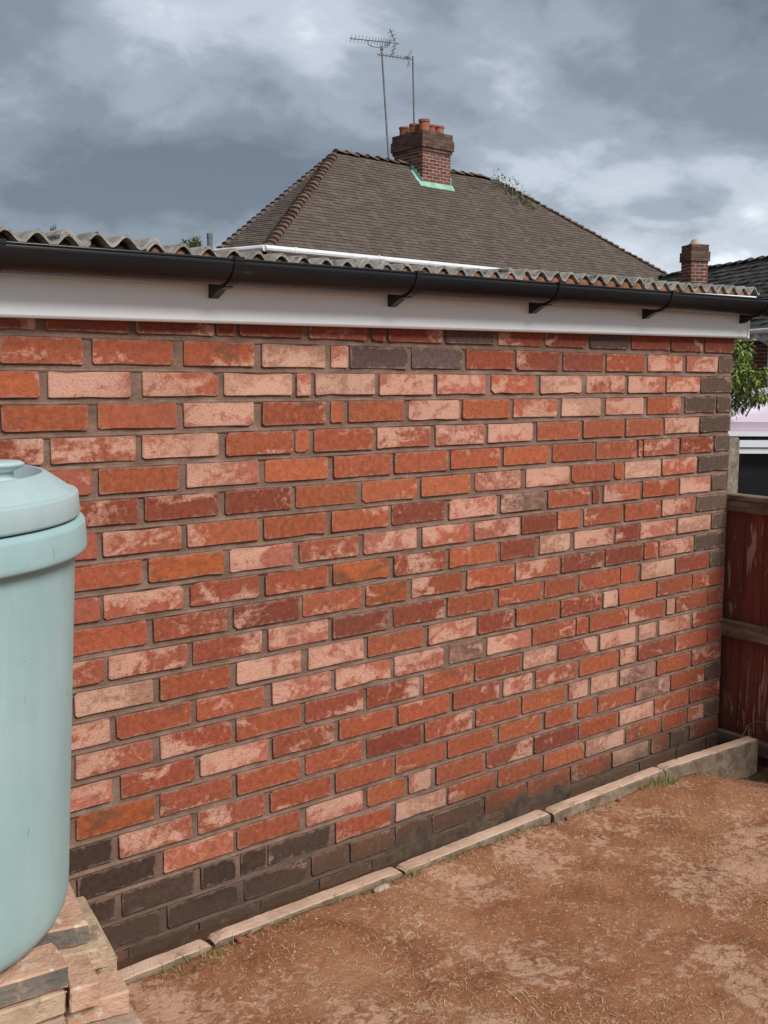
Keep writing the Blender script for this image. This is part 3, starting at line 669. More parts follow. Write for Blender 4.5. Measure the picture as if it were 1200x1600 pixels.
def rail(z0, z1, off, th, nm='rail'):
    c = F0 + fd * 0.93 + fn * (0.0085 + off + th / 2)
    add(nm, cbox(c + Z3 * ((z0 + z1) / 2), fd, fn, Z3, 0.93, th / 2, (z1 - z0) / 2, 0.004, 0.002, rng), M_RAIL, fence, org=c + Z3 * z0)
rail(OZ - 0.682, OZ - 0.636, 0.0, 0.022); rail(OZ - 0.6355, OZ - 0.614, -0.030, 0.060, 'capping')
rail(OZ - 1.178, OZ - 1.112, 0.0, 0.030); rail(OZ - 1.620, OZ - 1.562, 0.0, 0.032)
pm_ = MB(); PX0, PX1, PY0, PY1 = 0.052, 0.135, 0.036, 0.120
prf = [(PX0, -0.4), (PX0, OZ - 0.412), (PX0 + 0.006, OZ - 0.402), (PX0 + 0.022, OZ - 0.396), (PX1 - 0.022, OZ - 0.396), (PX1 - 0.006, OZ - 0.402), (PX1, OZ - 0.412), (PX1, -0.4)]
vs = [(x, PY0 + (0.004 if i in (0, 1, 6, 7) else 0), z) for i, (x, z) in enumerate(prf)] + [(x, PY1, z) for x, z in prf]; n = 8
fs = [(i, (i + 1) % n, n + (i + 1) % n, n + i) for i in range(n)] + [tuple(reversed(range(n))), tuple(range(n, 2 * n))]
M_POST = simple('post_concrete', (0.135, 0.115, 0.085), (0.30, 0.265, 0.215), 30.0, 0.95, 0.9, 0.006, 120.0, c3=(0.10, 0.105, 0.055), s3=18.0, t3=0.57)
prop(add('fence_post', (vs, fs), M_POST, org=((PX0 + PX1) / 2, (PY0 + PY1) / 2, -0.05)), 'mossy concrete fence post standing behind the top rail at the wall corner', 'fence post')
# ------------------------------------------------------------------ covered shelter beyond the fence
e1 = Vector((0.7646, -0.6445, 0)).normalized(); e2 = Vector((0.6445, 0.7646, 0)).normalized()
SW = 6.0; mpx = SW / FPX
def sp(u, v, dep=0.0):
    p_ = far(u, 672, SW); p_.z = 0; d0 = e2 * dep
    return p_ + d0 + Z3 * (CAM.z - (v - 594) * mpx)
M_LILAC = simple('lilac_cover', (0.60, 0.52, 0.60), (0.68, 0.61, 0.68), 1.5, 0.6, 0.1, 0.004, 9.0)
M_VAL = simple('lilac_valance', (0.47, 0.36, 0.44), (0.53, 0.42, 0.50), 3.0, 0.7, 0.15, 0.004, 14.0)
M_WHITE = simple('white_trim', (0.70, 0.74, 0.78), (0.78, 0.81, 0.84), 4.0, 0.4, 0.05, 0.001, 30.0)
M_DARK = simple('dark_panel', (0.014, 0.015, 0.018), (0.022, 0.023, 0.027), 2.0, 0.35, 0.0)
M_BLACK = simple('black_panel', (0.006, 0.006, 0.007), (0.010, 0.010, 0.011), 2.0, 0.5, 0.0)
sb = sp(1260, 672, 0.8); sb.z = 0
sh = empty('shelter', sb, 'pale lilac sloping cover with white trim over a dark side, beyond the fence', 'shelter')
UL, UR, DP = 1128, 1640, 1.8
c4 = [sp(UL, 657), sp(UR, 657), sp(UR, 657, DP), sp(UL, 657, DP)]; apex = [sp(1330, 590, 0.7), sp(1450, 590, 1.1)]
add('canopy', ([*c4, apex[0], apex[1]], [(0, 1, 5, 4), (1, 2, 5), (2, 3, 4, 5), (3, 0, 4), (3, 2, 1, 0)]), M_LILAC, sh)
def slab(nm, v0, v1, d0, d1, m, ua=UL, ub=UR, parent=sh):
    pts = [sp(ua, v1, d0), sp(ub, v1, d0), sp(ub, v1, d1), sp(ua, v1, d1), sp(ua, v0, d0), sp(ub, v0, d0), sp(ub, v0, d1), sp(ua, v0, d1)]
    return add(nm, hexa(pts), m, parent, org=sp((ua + ub) / 2, v1, (d0 + d1) / 2))
slab('valance', 657.3, 670.5, 0.0, 0.02, M_VAL); slab('valance', 657.3, 670.5, 0.05, DP, M_VAL, UL, UL + 6)
slab('trim', 671, 678.5, -0.03, 0.04, M_WHITE)
slab('trim', 685, 695.5, -0.04, 0.03, M_WHITE); slab('trim', 697, 705.5, -0.03, 0.03, M_WHITE)
slab('side_panel', 679, 748, 0.05, 0.09, M_DARK); slab('lower_panel', 744, 985, -0.02, 0.045, M_BLACK)
slab('trim', 679, 985, 0.10, 0.16, M_WHITE, UL + 8, UL + 24)
slab('trim', 679, 985, 0.10, 0.16, M_WHITE, UR - 24, UR - 8)
# ------------------------------------------------------------------ plants
def leaf(c, d, up, L, wd):
    s_ = d.cross(up).normalized()
    return [c, c + d * L * 0.45 + s_ * wd, c + d * L - up * L * 0.18, c + d * L * 0.45 - s_ * wd], [(0, 1, 2, 3)]
def leaf_mat(name, c1, c2):
    m, t, b = mat(name)
    rp = N(t, 'ShaderNodeNewGeometry').outputs['Random Per Island']
    c = ramp(t, rp, [(0.0, c1), (0.85, c2), (1.0, (c2[0] * 1.7, c2[1] * 1.25, c2[2]))])
    t.links.new(c, b.inputs['Base Color']); b.inputs['Roughness'].default_value = 0.55
    b.inputs['Transmission Weight'].default_value = 0.0
    b.inputs['Subsurface Weight'].default_value = 0.0
    return m
M_LEAF = leaf_mat('leaves', (0.085, 0.14, 0.030), (0.23, 0.31, 0.075))
M_FLEAF = leaf_mat('far_leaves', (0.12, 0.165, 0.075), (0.22, 0.27, 0.13))
M_BARK = simple('bark', (0.07, 0.05, 0.035), (0.15, 0.11, 0.08), 20.0, 0.9, 0.6, 0.006, 40.0)
def clump(mb, c, rad, n, L, rg, droop=0.4):
    for _ in range(n):
        v = Vector((rg.gauss(0, 1), rg.gauss(0, 1), rg.gauss(0, 1))).normalized() * rad * rg.random() ** 0.5
        d = (v.normalized() + Vector((rg.uniform(-.6, .6), rg.uniform(-.6, .6), -droop + rg.uniform(-.5, .5)))).normalized()
        up = Vector((rg.uniform(-.5, .5), rg.uniform(-.5, .5), 1)).normalized()
        l = L * rg.uniform(0.65, 1.25); mb.add(leaf(c + v, d, up, l, l * 0.17))
rg = random.Random(8)
tb = far(1118, 600, 5.2); tb.z = 0.0
tree = empty('tree', tb, 'leafy green shrub rising between the wall corner and the far house', 'tree')
cm = MB(); tk = MB()
tk.add(tube([tb, tb + Vector((0.02, 0.01, 0.6)), tb + Vector((-0.02, 0.03, 1.15)), tb + Vector((0.01, 0.0, 1.62))], [0.030, 0.024, 0.015, 0.006], 8))
spots = []
for u, v, rd in ((1142, 545, .07), (1158, 540, .055), (1168, 548, .035), (1150, 560, .07), (1160, 572, .045), (1147, 580, .08), (1160, 592, .08), (1172, 590, .055), (1183, 583, .045), (1190, 590, .03), (1150, 606, .09), (1168, 604, .07), (1180, 600, .05), (1152, 618, .06), (1148, 630, .05), (1172, 622, .035), (1186, 622, .035), (1195, 618, .035), (1130, 560, .10), (1125, 590, .12), (1125, 620, .12), (1135, 530, .08)):
    c = far(u, v, 5.2 + rg.uniform(-0.12, 0.12)); spots.append(c); clump(cm, c, rd, int(40 + rd * 900), 0.030, rg, 0.5)
    q = c + Vector((-0.06, 0.03, -0.05)) - Z3 * rg.uniform(0.0, 0.05); tk.add(tube([q, (q + c) / 2 + Vector((0, 0, 0.01)), c], [0.004, 0.003, 0.0015], 5))
add('trunk', tk.vf, M_BARK, tree); add('crown', cm.vf, M_LEAF, tree)
# ------------------------------------------------------------------ roofs and houses
def island_mat(name, stops, rough=0.9, c3=None, s3=6.0, t3=0.58, bs=0.5, rnd=0.6):
    m, t, b = mat(name); g_ = N(t, 'ShaderNodeNewGeometry'); p = g_.outputs['Position']
    k = mth(t, 'ADD', mth(t, 'MULTIPLY', g_.outputs['Random Per Island'], rnd), mth(t, 'MULTIPLY', noi(t, p, 2.2, 5.0), 1.0 - rnd))
    c = ramp(t, k, stops)
    if c3:
        kk = mth(t, 'MULTIPLY', mth(t, 'SUBTRACT', noi(t, p, s3, 5.0, 0.65), t3), 9.0, clamp=True); c = mixc(t, kk, c, c3)
    t.links.new(c, b.inputs['Base Color']); b.inputs['Roughness'].default_value = rough; b.inputs['Specular IOR Level'].default_value = 0.2
    if bs: bump(t, b, noi(t, p, 40.0, 4.0), bs, 0.006)
    return m
M_TILE = island_mat('clay_tiles', [(0.2, (0.082, 0.065, 0.054)), (0.5, (0.110, 0.087, 0.072)), (0.8, (0.138, 0.109, 0.091))], c3=(0.15, 0.138, 0.112), s3=3.0, t3=0.60, rnd=0.38)
M_HIP = island_mat('hip_tiles', [(0.2, (0.085, 0.060, 0.046)), (0.5, (0.135, 0.090, 0.068)), (0.8, (0.185, 0.122, 0.09))])
M_DTILE = island_mat('concrete_tiles', [(0.2, (0.045, 0.043, 0.042)), (0.5, (0.072, 0.068, 0.065)), (0.8, (0.105, 0.10, 0.094))])
M_UNDER = simple('roof_underlay', (0.05, 0.04, 0.035), (0.08, 0.065, 0.055), 4.0, 0.95, 0.0)
M_CB = island_mat('chimney_bricks', [(0.2, (0.095, 0.036, 0.028)), (0.5, (0.155, 0.058, 0.042)), (0.8, (0.21, 0.085, 0.060))], c3=(0.085, 0.060, 0.050), s3=3.0, t3=0.54)
M_CBD = island_mat('sooty_bricks', [(0.2, (0.075, 0.048, 0.038)), (0.5, (0.115, 0.072, 0.056)), (0.8, (0.16, 0.10, 0.076))])
M_CM = simple('chimney_mortar', (0.34, 0.29, 0.25), (0.46, 0.40, 0.35), 9.0, 0.95, 0.4, 0.004, 60.0)
M_POT = simple('terracotta', (0.26, 0.100, 0.062), (0.36, 0.145, 0.092), 7.0, 0.85, 0.3, 0.003, 40.0)
M_FLASH = simple('green_flashing', (0.20, 0.40, 0.31), (0.33, 0.54, 0.44), 6.0, 0.7, 0.3, 0.003, 30.0)
M_GALV = simple('galvanised', (0.13, 0.14, 0.15), (0.21, 0.22, 0.23), 8.0, 0.55, 0.0, metallic=0.3)
M_HWALL = simple('house_wall', (0.13, 0.055, 0.042), (0.20, 0.085, 0.062), 6.0, 0.9, 0.4, 0.004, 40.0)
M_WGUT = simple('white_gutter', (0.66, 0.67, 0.67), (0.76, 0.77, 0.77), 5.0, 0.45, 0.0)
rt = random.Random(3)
def tile_slope(b0, b1, t0, t1, gauge, wid, lift=0.016, jit=1.0):
    """courses of tiles between the bottom edge b0-b1 and the top edge t0-t1"""
    b0, b1, t0, t1 = map(Vector, (b0, b1, t0, t1)); mb = MB()
    L = ((t0 + t1) / 2 - (b0 + b1) / 2); nrm = (b1 - b0).cross(t0 - b0).normalized()
    if nrm.z < 0: nrm = -nrm
    along = (b1 - b0).normalized(); upv = nrm.cross(along).normalized()
    if upv.z < 0: upv = -upv
    hgt = (t0 - b0).dot(upv); n = int(hgt / gauge)
    for j in range(n + 1):
        s0 = j * gauge; s1 = min(s0 + gauge * 1.5, hgt); f = min(1, s0 / hgt)
        l, r_ = b0.lerp(t0, f), b1.lerp(t1, f); a0, a1 = (l - b0).dot(along), (r_ - b0).dot(along)
        x = a0 - (wid * 0.5 if j % 2 else 0) - 0.02
        while x < a1:
            xa, xb = max(x, a0), min(x + wid, a1); x += wid
            if xb - xa < 0.02: continue
            dz = rt.gauss(0, 0.0035) * jit; ds = rt.gauss(0, 0.004) * jit; rot = rt.gauss(0, 0.003) * jit
            q = []
            for aa, ss_, hh in ((xa + 0.0015, s0 + ds, lift + dz), (xb - 0.0015, s0 + ds + rot, lift + dz + rot), (xb - 0.0015, s1, 0.006), (xa + 0.0015, s1, 0.006)):
                q.append(b0 + along * aa + upv * ss_ + nrm * hh)
            q += [q[0] - nrm * 0.022, q[1] - nrm * 0.022]
            mb.add((q, [(0, 1, 2, 3), (4, 5, 1, 0), (4, 0, 3), (1, 5, 2)]))
    return mb.vf
def capping(parent, name, p0, p1, step, rad, m, skip=None, flare=0.0):
    p0, p1 = Vector(p0), Vector(p1); d = (p1 - p0); L = d.length; d.normalize()
    s_ = d.cross(Z3).normalized(); up = s_.cross(d).normalized(); n = int(L / step); src = None
    for i in range(n):
        c = p0 + d * (i * step + rt.uniform(-0.006, 0.006)); 
        if skip and skip(c): continue
        vs = []
        for q, rr, lf in ((-0.03, rad * (1.10 + flare), 0.030), (step, rad * 0.93, 0.004)):
            for k in range(7):
                g_ = math.pi * (0.08 + 0.84 * k / 6); vs.append(c + d * q + s_ * math.cos(g_) * rr + up * (math.sin(g_) * rr * 0.72 + lf - rad * 0.35))
            vs.append(c + d * q - up * rad * 0.4)
        fs = [(k, k + 1, k + 9, k + 8) for k in range(7)] + [tuple(range(7, -1, -1)), (8, 9, 10, 11, 12, 13, 14, 15)]
        if src is None:
            src = add(name, (vs, fs), m, parent, org=c)
        else:
            o = copy_of(src, parent, c); o.scale = (1, 1, rt.uniform(0.86, 1.12)); o.rotation_euler = (rt.uniform(-.07, .07), rt.uniform(-.07, .07), rt.uniform(-.08, .08))
A = far(417, 388, 20); AY, RUN = A.y, 2.6
RL = at(525, 238, AY + RUN); AX = RL.x - A.x; RRX = 16.42; EZ, RZ = A.z, RL.z
B = Vector((RRX + AX + 1.25, AY, EZ)); RRp = Vector((RRX, AY + RUN, RZ))
d_ = ray(337, 395); FC = CAM + d_ * ((EZ - CAM.z) / d_.z)                 # rear corner of the left slope
BK = AY + 2 * RUN
house = empty('house', (14, AY + RUN, 0), 'brick house with brown clay tiled hipped roof and chimney behind the garage', 'house')
roof = add('roof', ([A, B, RRp, RL, FC, Vector((FC.x + 2.6, BK, EZ)), Vector((B.x, BK, EZ))], [(0, 1, 2, 3), (0, 3, 4), (3, 2, 6, 5), (4, 3, 5), (1, 6, 2)]), M_UNDER, house, org=(14, AY + RUN, EZ))
tl = MB(); tl.add(tile_slope(A, B, RL, RRp, 0.100, 0.168, 0.024, 0.6))
tl.add(tile_slope(FC, A, RL, RL, 0.100, 0.168, 0.024, 0.6))
tiles = add('roof_tiles', tl.vf, M_TILE, roof, org=(14, AY + RUN, EZ)); tiles['kind'] = 'stuff'
CX0, CX1, CY0, CY1 = 13.53, 14.42, AY + 2.10, AY + 3.10
capping(roof, 'hip_tile', A, RL, 0.185, 0.105, M_HIP, flare=0.25)
capping(roof, 'hip_tile', B, RRp, 0.185, 0.085, M_HIP, flare=0.15)
capping(roof, 'hip_tile', FC, RL, 0.185, 0.07, M_TILE, flare=0.15)
capping(roof, 'ridge_tile', RL, RRp, 0.30, 0.11, M_HIP, skip=lambda c: CX0 - 0.25 < c.x < CX1 + 0.02)
hw_ = add('wall', box(A.x + 0.45, B.x - 0.4, AY + 0.4, BK - 0.4, -0.5, EZ - 0.08), M_HWALL, house)
gm = MB(); gm.add(tube([A + Vector((-0.10, -0.08, -0.01)), B + Vector((0.1, -0.08, -0.01))], 0.062, 10)); gm.add(tube([A + Vector((-0.10, -0.08, -0.01)), FC + Vector((-0.14, 0.0, -0.01))], 0.062, 10))
gm.add(box(A.x + 0.02, B.x, AY + 0.0, AY + 0.03, EZ - 0.20, EZ - 0.02))
add('gutter', gm.vf, M_WGUT, house, org=A)
for ux in (0.55, 2.6): add('gutter_clip', tube([A + Vector((ux, -0.08, -0.01)), A + Vector((ux + 0.06, -0.08, -0.01))], 0.072, 10), M_WGUT, house, org=A + Vector((ux, -0.08, -0.01)))
def brick_shaft(c, ax, ay, wx_, wy_, z0, z1, out=0.0, rg_=rt):
    """courses of brick boxes round a rectangular shaft (outer faces only)"""
    mb = MB(); z = z0; k = 0
    while z < z1 - 0.03:
        for (d, n_, ln, off) in ((ax, -ay, wx_, wy_ / 2), (ay, ax, wy_, wx_ / 2), (-ax, ay, wx_, wy_ / 2), (-ay, -ax, wy_, wx_ / 2)):
            x = -ln / 2 + (0 if k % 2 else -0.112)
            while x < ln / 2:
                a0, a1 = max(x, -ln / 2), min(x + 0.209, ln / 2); x += 0.226
                if a1 - a0 < 0.03: continue
                p_ = rg_.uniform(0.002, 0.006)
                q = [c + d * a0 + n_ * (off + p_), c + d * a1 + n_ * (off + p_), c + d * a1 + n_ * (off - 0.03), c + d * a0 + n_ * (off - 0.03)]
                mb.add(hexa([v + Z3 * z for v in q] + [v + Z3 * (z + 0.060) for v in q]))
        z += 0.075; k += 1
    return mb.vf
cc = Vector(((CX0 + CX1) / 2, (CY0 + CY1) / 2, 0)); cw, cd_ = CX1 - CX0, CY1 - CY0
CT = OZ + 5.555 ; base_z = EZ + 1.2
def flat(v, z): return Vector((v.x, v.y, z))
chim = add('chimney', box(CX0, CX1, CY0, CY1, base_z, CT - 0.02), M_CM, house, org=flat(cc, base_z))
zc = CT - 0.45
o = add('chimney_bricks', brick_shaft(cc, X3, Y3, cw, cd_, base_z, zc), M_CB, chim, org=flat(cc, base_z)); o['kind'] = 'stuff'
tp = MB()
for z0, z1, ex in ((zc, zc + 0.075, 0.03), (zc + 0.075, zc + 0.30, 0.06), (zc + 0.30, zc + 0.45, 0.035)):
    tp.add(brick_shaft(cc, X3, Y3, cw + 2 * ex, cd_ + 2 * ex, z0, z1))
    tp.add(box(CX0 - ex, CX1 + ex, CY0 - ex, CY1 + ex, z0 - 0.004, z1 - 0.004))
o = add('corbel', tp.vf, M_CBD, chim, org=flat(cc, zc)); o['kind'] = 'stuff'
pots = [(CX0 + 0.20, CY1 - 0.14, 0.25), (CX0 + 0.20, CY1 - 0.50, 0.26), (CX0 + 0.20, CY0 + 0.17, 0.31), (CX0 + 0.55, CY0 + 0.32, 0.26), (CX1 - 0.18, CY0 + 0.22, 0.24)]
for x, y, h_ in pots[:1]: pass
psrc = None
for x, y, h_ in pots:
    z = CT - 0.03
    if psrc is None:
        psrc = add('chimney_pot', lathe((x, y), [(0.125, z), (0.118, z + 0.20), (0.135, z + 0.205), (0.135, z + 0.25), (0.105, z + 0.25), (0.10, z + 0.10), (0, z + 0.10)], 20, False), M_POT, chim, org=(x, y, z), smooth=False)
    else:
        o = copy_of(psrc, chim, (x, y, z)); o.scale.z = h_ / 0.25
# stepped flashing down the side and an apron in front
SL = (RZ - EZ) / RUN
def rz_at(y): return EZ + (y - AY) * SL
fm = MB()
yy = CY0 - 0.02
while yy < AY + RUN - 0.12:
    z = rz_at(yy); fm.add(hexa([Vector((CX0 - 0.022, yy, z - 0.02)), Vector((CX0 - 0.008, yy, z - 0.02)), Vector((CX0 - 0.008, yy + 0.10, z + 0.08)), Vector((CX0 - 0.022, yy + 0.10, z + 0.08)), Vector((CX0 - 0.022, yy, z + 0.17)), Vector((CX0 - 0.008, yy, z + 0.17)), Vector((CX0 - 0.008, yy + 0.10, z + 0.20)), Vector((CX0 - 0.022, yy + 0.10, z + 0.20))])); yy += 0.10
fm.add(hexa([Vector((CX0 - 0.14, CY0 - 0.10, rz_at(CY0 - 0.10) + 0.022)), Vector((CX0, CY0 - 0.10, rz_at(CY0 - 0.10) + 0.022)), Vector((CX0, AY + RUN - 0.2, rz_at(AY + RUN - 0.2) + 0.03)), Vector((CX0 - 0.10, AY + RUN - 0.2, rz_at(AY + RUN - 0.2) + 0.03)), Vector((CX0 - 0.14, CY0 - 0.10, rz_at(CY0 - 0.10) + 0.036)), Vector((CX0, CY0 - 0.10, rz_at(CY0 - 0.10) + 0.036)), Vector((CX0, AY + RUN - 0.2, rz_at(AY + RUN - 0.2) + 0.044)), Vector((CX0 - 0.10, AY + RUN - 0.2, rz_at(AY + RUN - 0.2) + 0.044))]))
y0, y1 = CY0 - 0.10, CY0 - 0.008
fm.add(hexa([Vector((CX0 - 0.14, y0, rz_at(y0) + 0.024)), Vector((CX1 + 0.06, y0, rz_at(y0) + 0.024)), Vector((CX1 + 0.06, y1, rz_at(y1) + 0.024)), Vector((CX0 - 0.14, y1, rz_at(y1) + 0.024)), Vector((CX0 - 0.14, y0, rz_at(y0) + 0.045)), Vector((CX1 + 0.06, y0, rz_at(y0) + 0.045)), Vector((CX1 + 0.06, y1, rz_at(y1) + 0.07)), Vector((CX0 - 0.14, y1, rz_at(y1) + 0.07))]))
fm.add(box(CX1 - 0.01, CX1 + 0.02, CY0 - 0.02, CY0 + 0.02, rz_at(CY0) - 0.02, rz_at(CY0) + 0.24))
add('flashing', fm.vf, M_FLASH, chim, org=(CX0, CY0, rz_at(CY0)))
# ------------------------------------------------------------------ television aerials
def rod(m, a, b_, r): m.add(tube([a, b_], r, 6))
YA = CY1 + 0.03
def aerial(base, top, boom0, boom1, y, label, kind):
    pb, pt = at(*base, y), at(*top, y)
    root = empty('television_aerial', pb, label, 'aerial', 'television aerials on the house chimney')
    add('pole', tube([pb, pt], 0.021, 8), M_GALV, root)
    b0, b1 = at(*boom0, y), at(*boom1, y); m = MB(); rod(m, b0, b1, 0.012)
    d = (b1 - b0).normalized(); L = (b1 - b0).length; cr = Vector((0.55, -0.45, 0.70)).normalized(); cr = (cr - d * cr.dot(d)).normalized()
    add('boom', m.vf, M_GALV, root)
    n = 15 if kind == 1 else 9; m = MB()
    for i in range(n):
        f = (0.02 + 0.80 * (1 - (1 - i / (n - 1)) ** 1.35)) if kind == 1 else (0.05 + 0.78 * i / (n - 1))
        c = b0 + d * (L * f); hl = 0.085 if kind == 1 else 0.05; rod(m, c - cr * hl, c + cr * hl, 0.006)
    add('elements', m.vf, M_GALV, root)
    m = MB()
    if kind == 1:
        for (u0, v0), (u1, v1) in (((609, 45), (617.5, 66)), ((617.5, 67), (612, 88))):
            rod(m, at(u0, v0, y), at(u1, v1, y), 0.012); 
            for q in (0.2, 0.5, 0.8): c = at(u0, v0, y).lerp(at(u1, v1, y), q); rod(m, c - e1 * 0.03 - Y3 * 0.14, c + e1 * 0.03 + Y3 * 0.14, 0.006)
        add('reflector', m.vf, M_GALV, root)
        m = MB(); pth = [at(574, 64, y), at(576, 70, y), at(582, 73, y), at(594, 74.5, y)]; m.add(tube(pth, 0.009, 6)); m.add(tube([at(597, 76, y), at(604, 73, y), at(607, 68, y)], 0.009, 6))
        add('stay', m.vf, M_GALV, root)
        c = at(596.5, 75, y); add('clamp', cbox(c, e1, e2, Z3, 0.035, 0.03, 0.045, 0.008), M_GALV, root, org=c)
        m = MB(); 
        for u in (603, 606, 609): rod(m, at(u, 63, y), at(u - 1, 74, y), 0.008)
        add('dipole', m.vf, M_GALV, root)
    else:
        for (u0, v0), (u1, v1) in (((642.5, 77), (637, 88)), ((644, 80), (641, 86)), ((641, 88), (639, 103)), ((640, 92), (636, 105))): rod(m, at(u0, v0, y), at(u1, v1, y), 0.010)
        add('reflector', m.vf, M_GALV, root)
        c = at(636, 90, y); add('dipole_box', cbox(c, e1, e2, Z3, 0.05, 0.03, 0.03, 0.008), M_GALV, root, org=c)
aerial((607.5, 252), (596, 72), (547, 60), (623, 68), CY1 - 0.5, 'taller television aerial with long toothed boom on the left pole', 1)
aerial((647.5, 215), (645, 88), (590, 85), (646, 93), CY0 + 0.48, 'shorter television aerial on the right pole rising from the chimney pots', 2)
# ------------------------------------------------------------------ house at the right
az = R_(25); hd = Vector((math.sin(az), math.cos(az), 0)); hn = Vector((math.cos(az), -math.sin(az), 0))
E0 = far(1172, 517, 21); RG = E0 + hn * 2.0 + Z3 * 1.71
h2 = empty('house', flat(E0 + hn * 2.0, 0), 'far brick house with dark tiled roof and white gutter at the right edge', 'house')
e0, e9 = E0 - hd * 3.2, E0 + hd * 8.5; r0, r9 = RG - hd * 3.2, RG + hd * 8.5
rf2 = add('roof', ([e0, e9, r9, r0, e9 + hn * 4.0, e0 + hn * 4.0], [(0, 1, 2, 3), (3, 2, 4, 5)]), M_UNDER, h2, org=RG)
o = add('roof_tiles', tile_slope(e9, e0, r9, r0, 0.155, 0.20, 0.030, 1.6), M_DTILE, rf2, org=RG); o['kind'] = 'stuff'
capping(rf2, 'ridge_tile', r0, r9, 0.42, 0.10, M_DTILE)
wl = MB(); q = [e0 + hn * 0.28, e9 + hn * 0.28, e9 + hn * 3.7, e0 + hn * 3.7]
wl.add(hexa([flat(v, -1.2) for v in reversed(q)] + [flat(v, E0.z - 0.06) for v in reversed(q)]))
w2 = add('wall', wl.vf, M_CM, h2, org=flat(E0, 0))
bm_ = MB(); z = -0.6; k = 0
while z < E0.z - 0.14:
    x = -3.1 + (0.112 if k % 2 else 0)
    while x < 2.2:
        p0 = E0 + hd * x + hn * 0.27; p1 = p0 + hd * 0.215; x += 0.226
        bm_.add(hexa([flat(p0, z), flat(p0 + hn * 0.03, z), flat(p1 + hn * 0.03, z), flat(p1, z), flat(p0, z + 0.064), flat(p0 + hn * 0.03, z + 0.064), flat(p1 + hn * 0.03, z + 0.064), flat(p1, z + 0.064)]))
    z += 0.075; k += 1
o = add('wall_bricks', bm_.vf, M_CB, w2, org=flat(E0, 0)); o['kind'] = 'stuff'
gm = MB(); gm.add(tube([e0 - hn * 0.07 - Z3 * 0.03, e9 - hn * 0.07 - Z3 * 0.03], 0.058, 10))
q0, q1 = e0 + hn * 0.02, e9 + hn * 0.02; gm.add(hexa([q0 - Z3 * 0.20, q0 + hn * 0.03 - Z3 * 0.20, q1 + hn * 0.03 - Z3 * 0.20, q1 - Z3 * 0.20, q0 - Z3 * 0.03, q0 + hn * 0.03 - Z3 * 0.03, q1 + hn * 0.03 - Z3 * 0.03, q1 - Z3 * 0.03]))
gu2 = add('gutter', gm.vf, M_WGUT, h2, org=E0)
dp = E0 - hd * 0.33 - hn * 0.07; dq = dp + hn * 0.26
add('downpipe', tube([dp - Z3 * 0.05, dp - Z3 * 0.12, dp + hn * 0.20 - hd * 0.06 - Z3 * 0.24, dq - hd * 0.07 - Z3 * 0.30, dq - hd * 0.07 - Z3 * 1.02], 0.042, 10), M_WGUT, gu2, org=dp)
lt = MB(); lz = CAM.z - (613 - 594) / FPX * 20.3
p0, p1 = E0 - hd * 2.6 - hn * 0.4, E0 + hd * 0.35 - hn * 0.4
lt.add(tube([flat(p0, lz), flat(p1, lz)], 0.055, 10))
lean = add('porch_gutter', lt.vf, M_WGUT, h2, org=flat(p0, lz))
q = [flat(p0 + hn * 0.02, lz), flat(p1 + hn * 0.02, lz), flat(p1 + hn * 0.66, lz + 0.16), flat(p0 + hn * 0.66, lz + 0.16)]
add('porch_roof', hexa([v - Z3 * 0.05 for v in q] + q), M_DTILE, h2, org=flat(p0, lz))
q = [p0 + hn * 0.12, p1 + hn * 0.12, p1 + hn * 0.26, p0 + hn * 0.26]
add('porch_wall', hexa([flat(v, -1.2) for v in reversed(q)] + [flat(v, lz - 0.05) for v in reversed(q)]), M_HWALL, h2, org=flat(p0, 0))
# its chimney
c2 = far(1085.5, 410, 24.3); zt2 = CAM.z + (594 - 386) / FPX * 24.3; zb2 = E0.z + 0.2; cw2 = 0.42
ch2 = add('chimney', cbox(flat(c2, (zb2 + zt2) / 2), hn, hd, Z3, cw2 / 2, cw2 / 2, (zt2 - zb2) / 2, 0.01), M_CM, h2, org=flat(c2, zb2))
o = add('chimney_bricks', brick_shaft(flat(c2, 0), hn, hd, cw2, cw2, zb2, zt2 - 0.05), M_CB, ch2, org=flat(c2, zb2)); o['kind'] = 'stuff'
tp = MB(); tp.add(brick_shaft(flat(c2, 0), hn, hd, cw2 + 0.06, cw2 + 0.06, zt2 - 0.33, zt2 - 0.12)); tp.add(cbox(flat(c2, zt2 - 0.225), hn, hd, Z3, cw2 / 2 + 0.03, cw2 / 2 + 0.03, 0.105, 0.005)); tp.add(brick_shaft(flat(c2, 0), hn, hd, cw2 + 0.01, cw2 + 0.01, zt2 - 0.10, zt2 + 0.02))
o = add('corbel', tp.vf, M_CBD, ch2, org=flat(c2, zt2 - 0.3)); o['kind'] = 'stuff'
add('chimney_cap', lathe((c2.x, c2.y), [(0.17, zt2 - 0.02), (0.16, zt2 + 0.05), (0.11, zt2 + 0.10), (0.09, zt2 + 0.14), (0.06, zt2 + 0.17), (0, zt2 + 0.18)], 16, False), M_CM, ch2, org=(c2.x, c2.y, zt2), smooth=True)
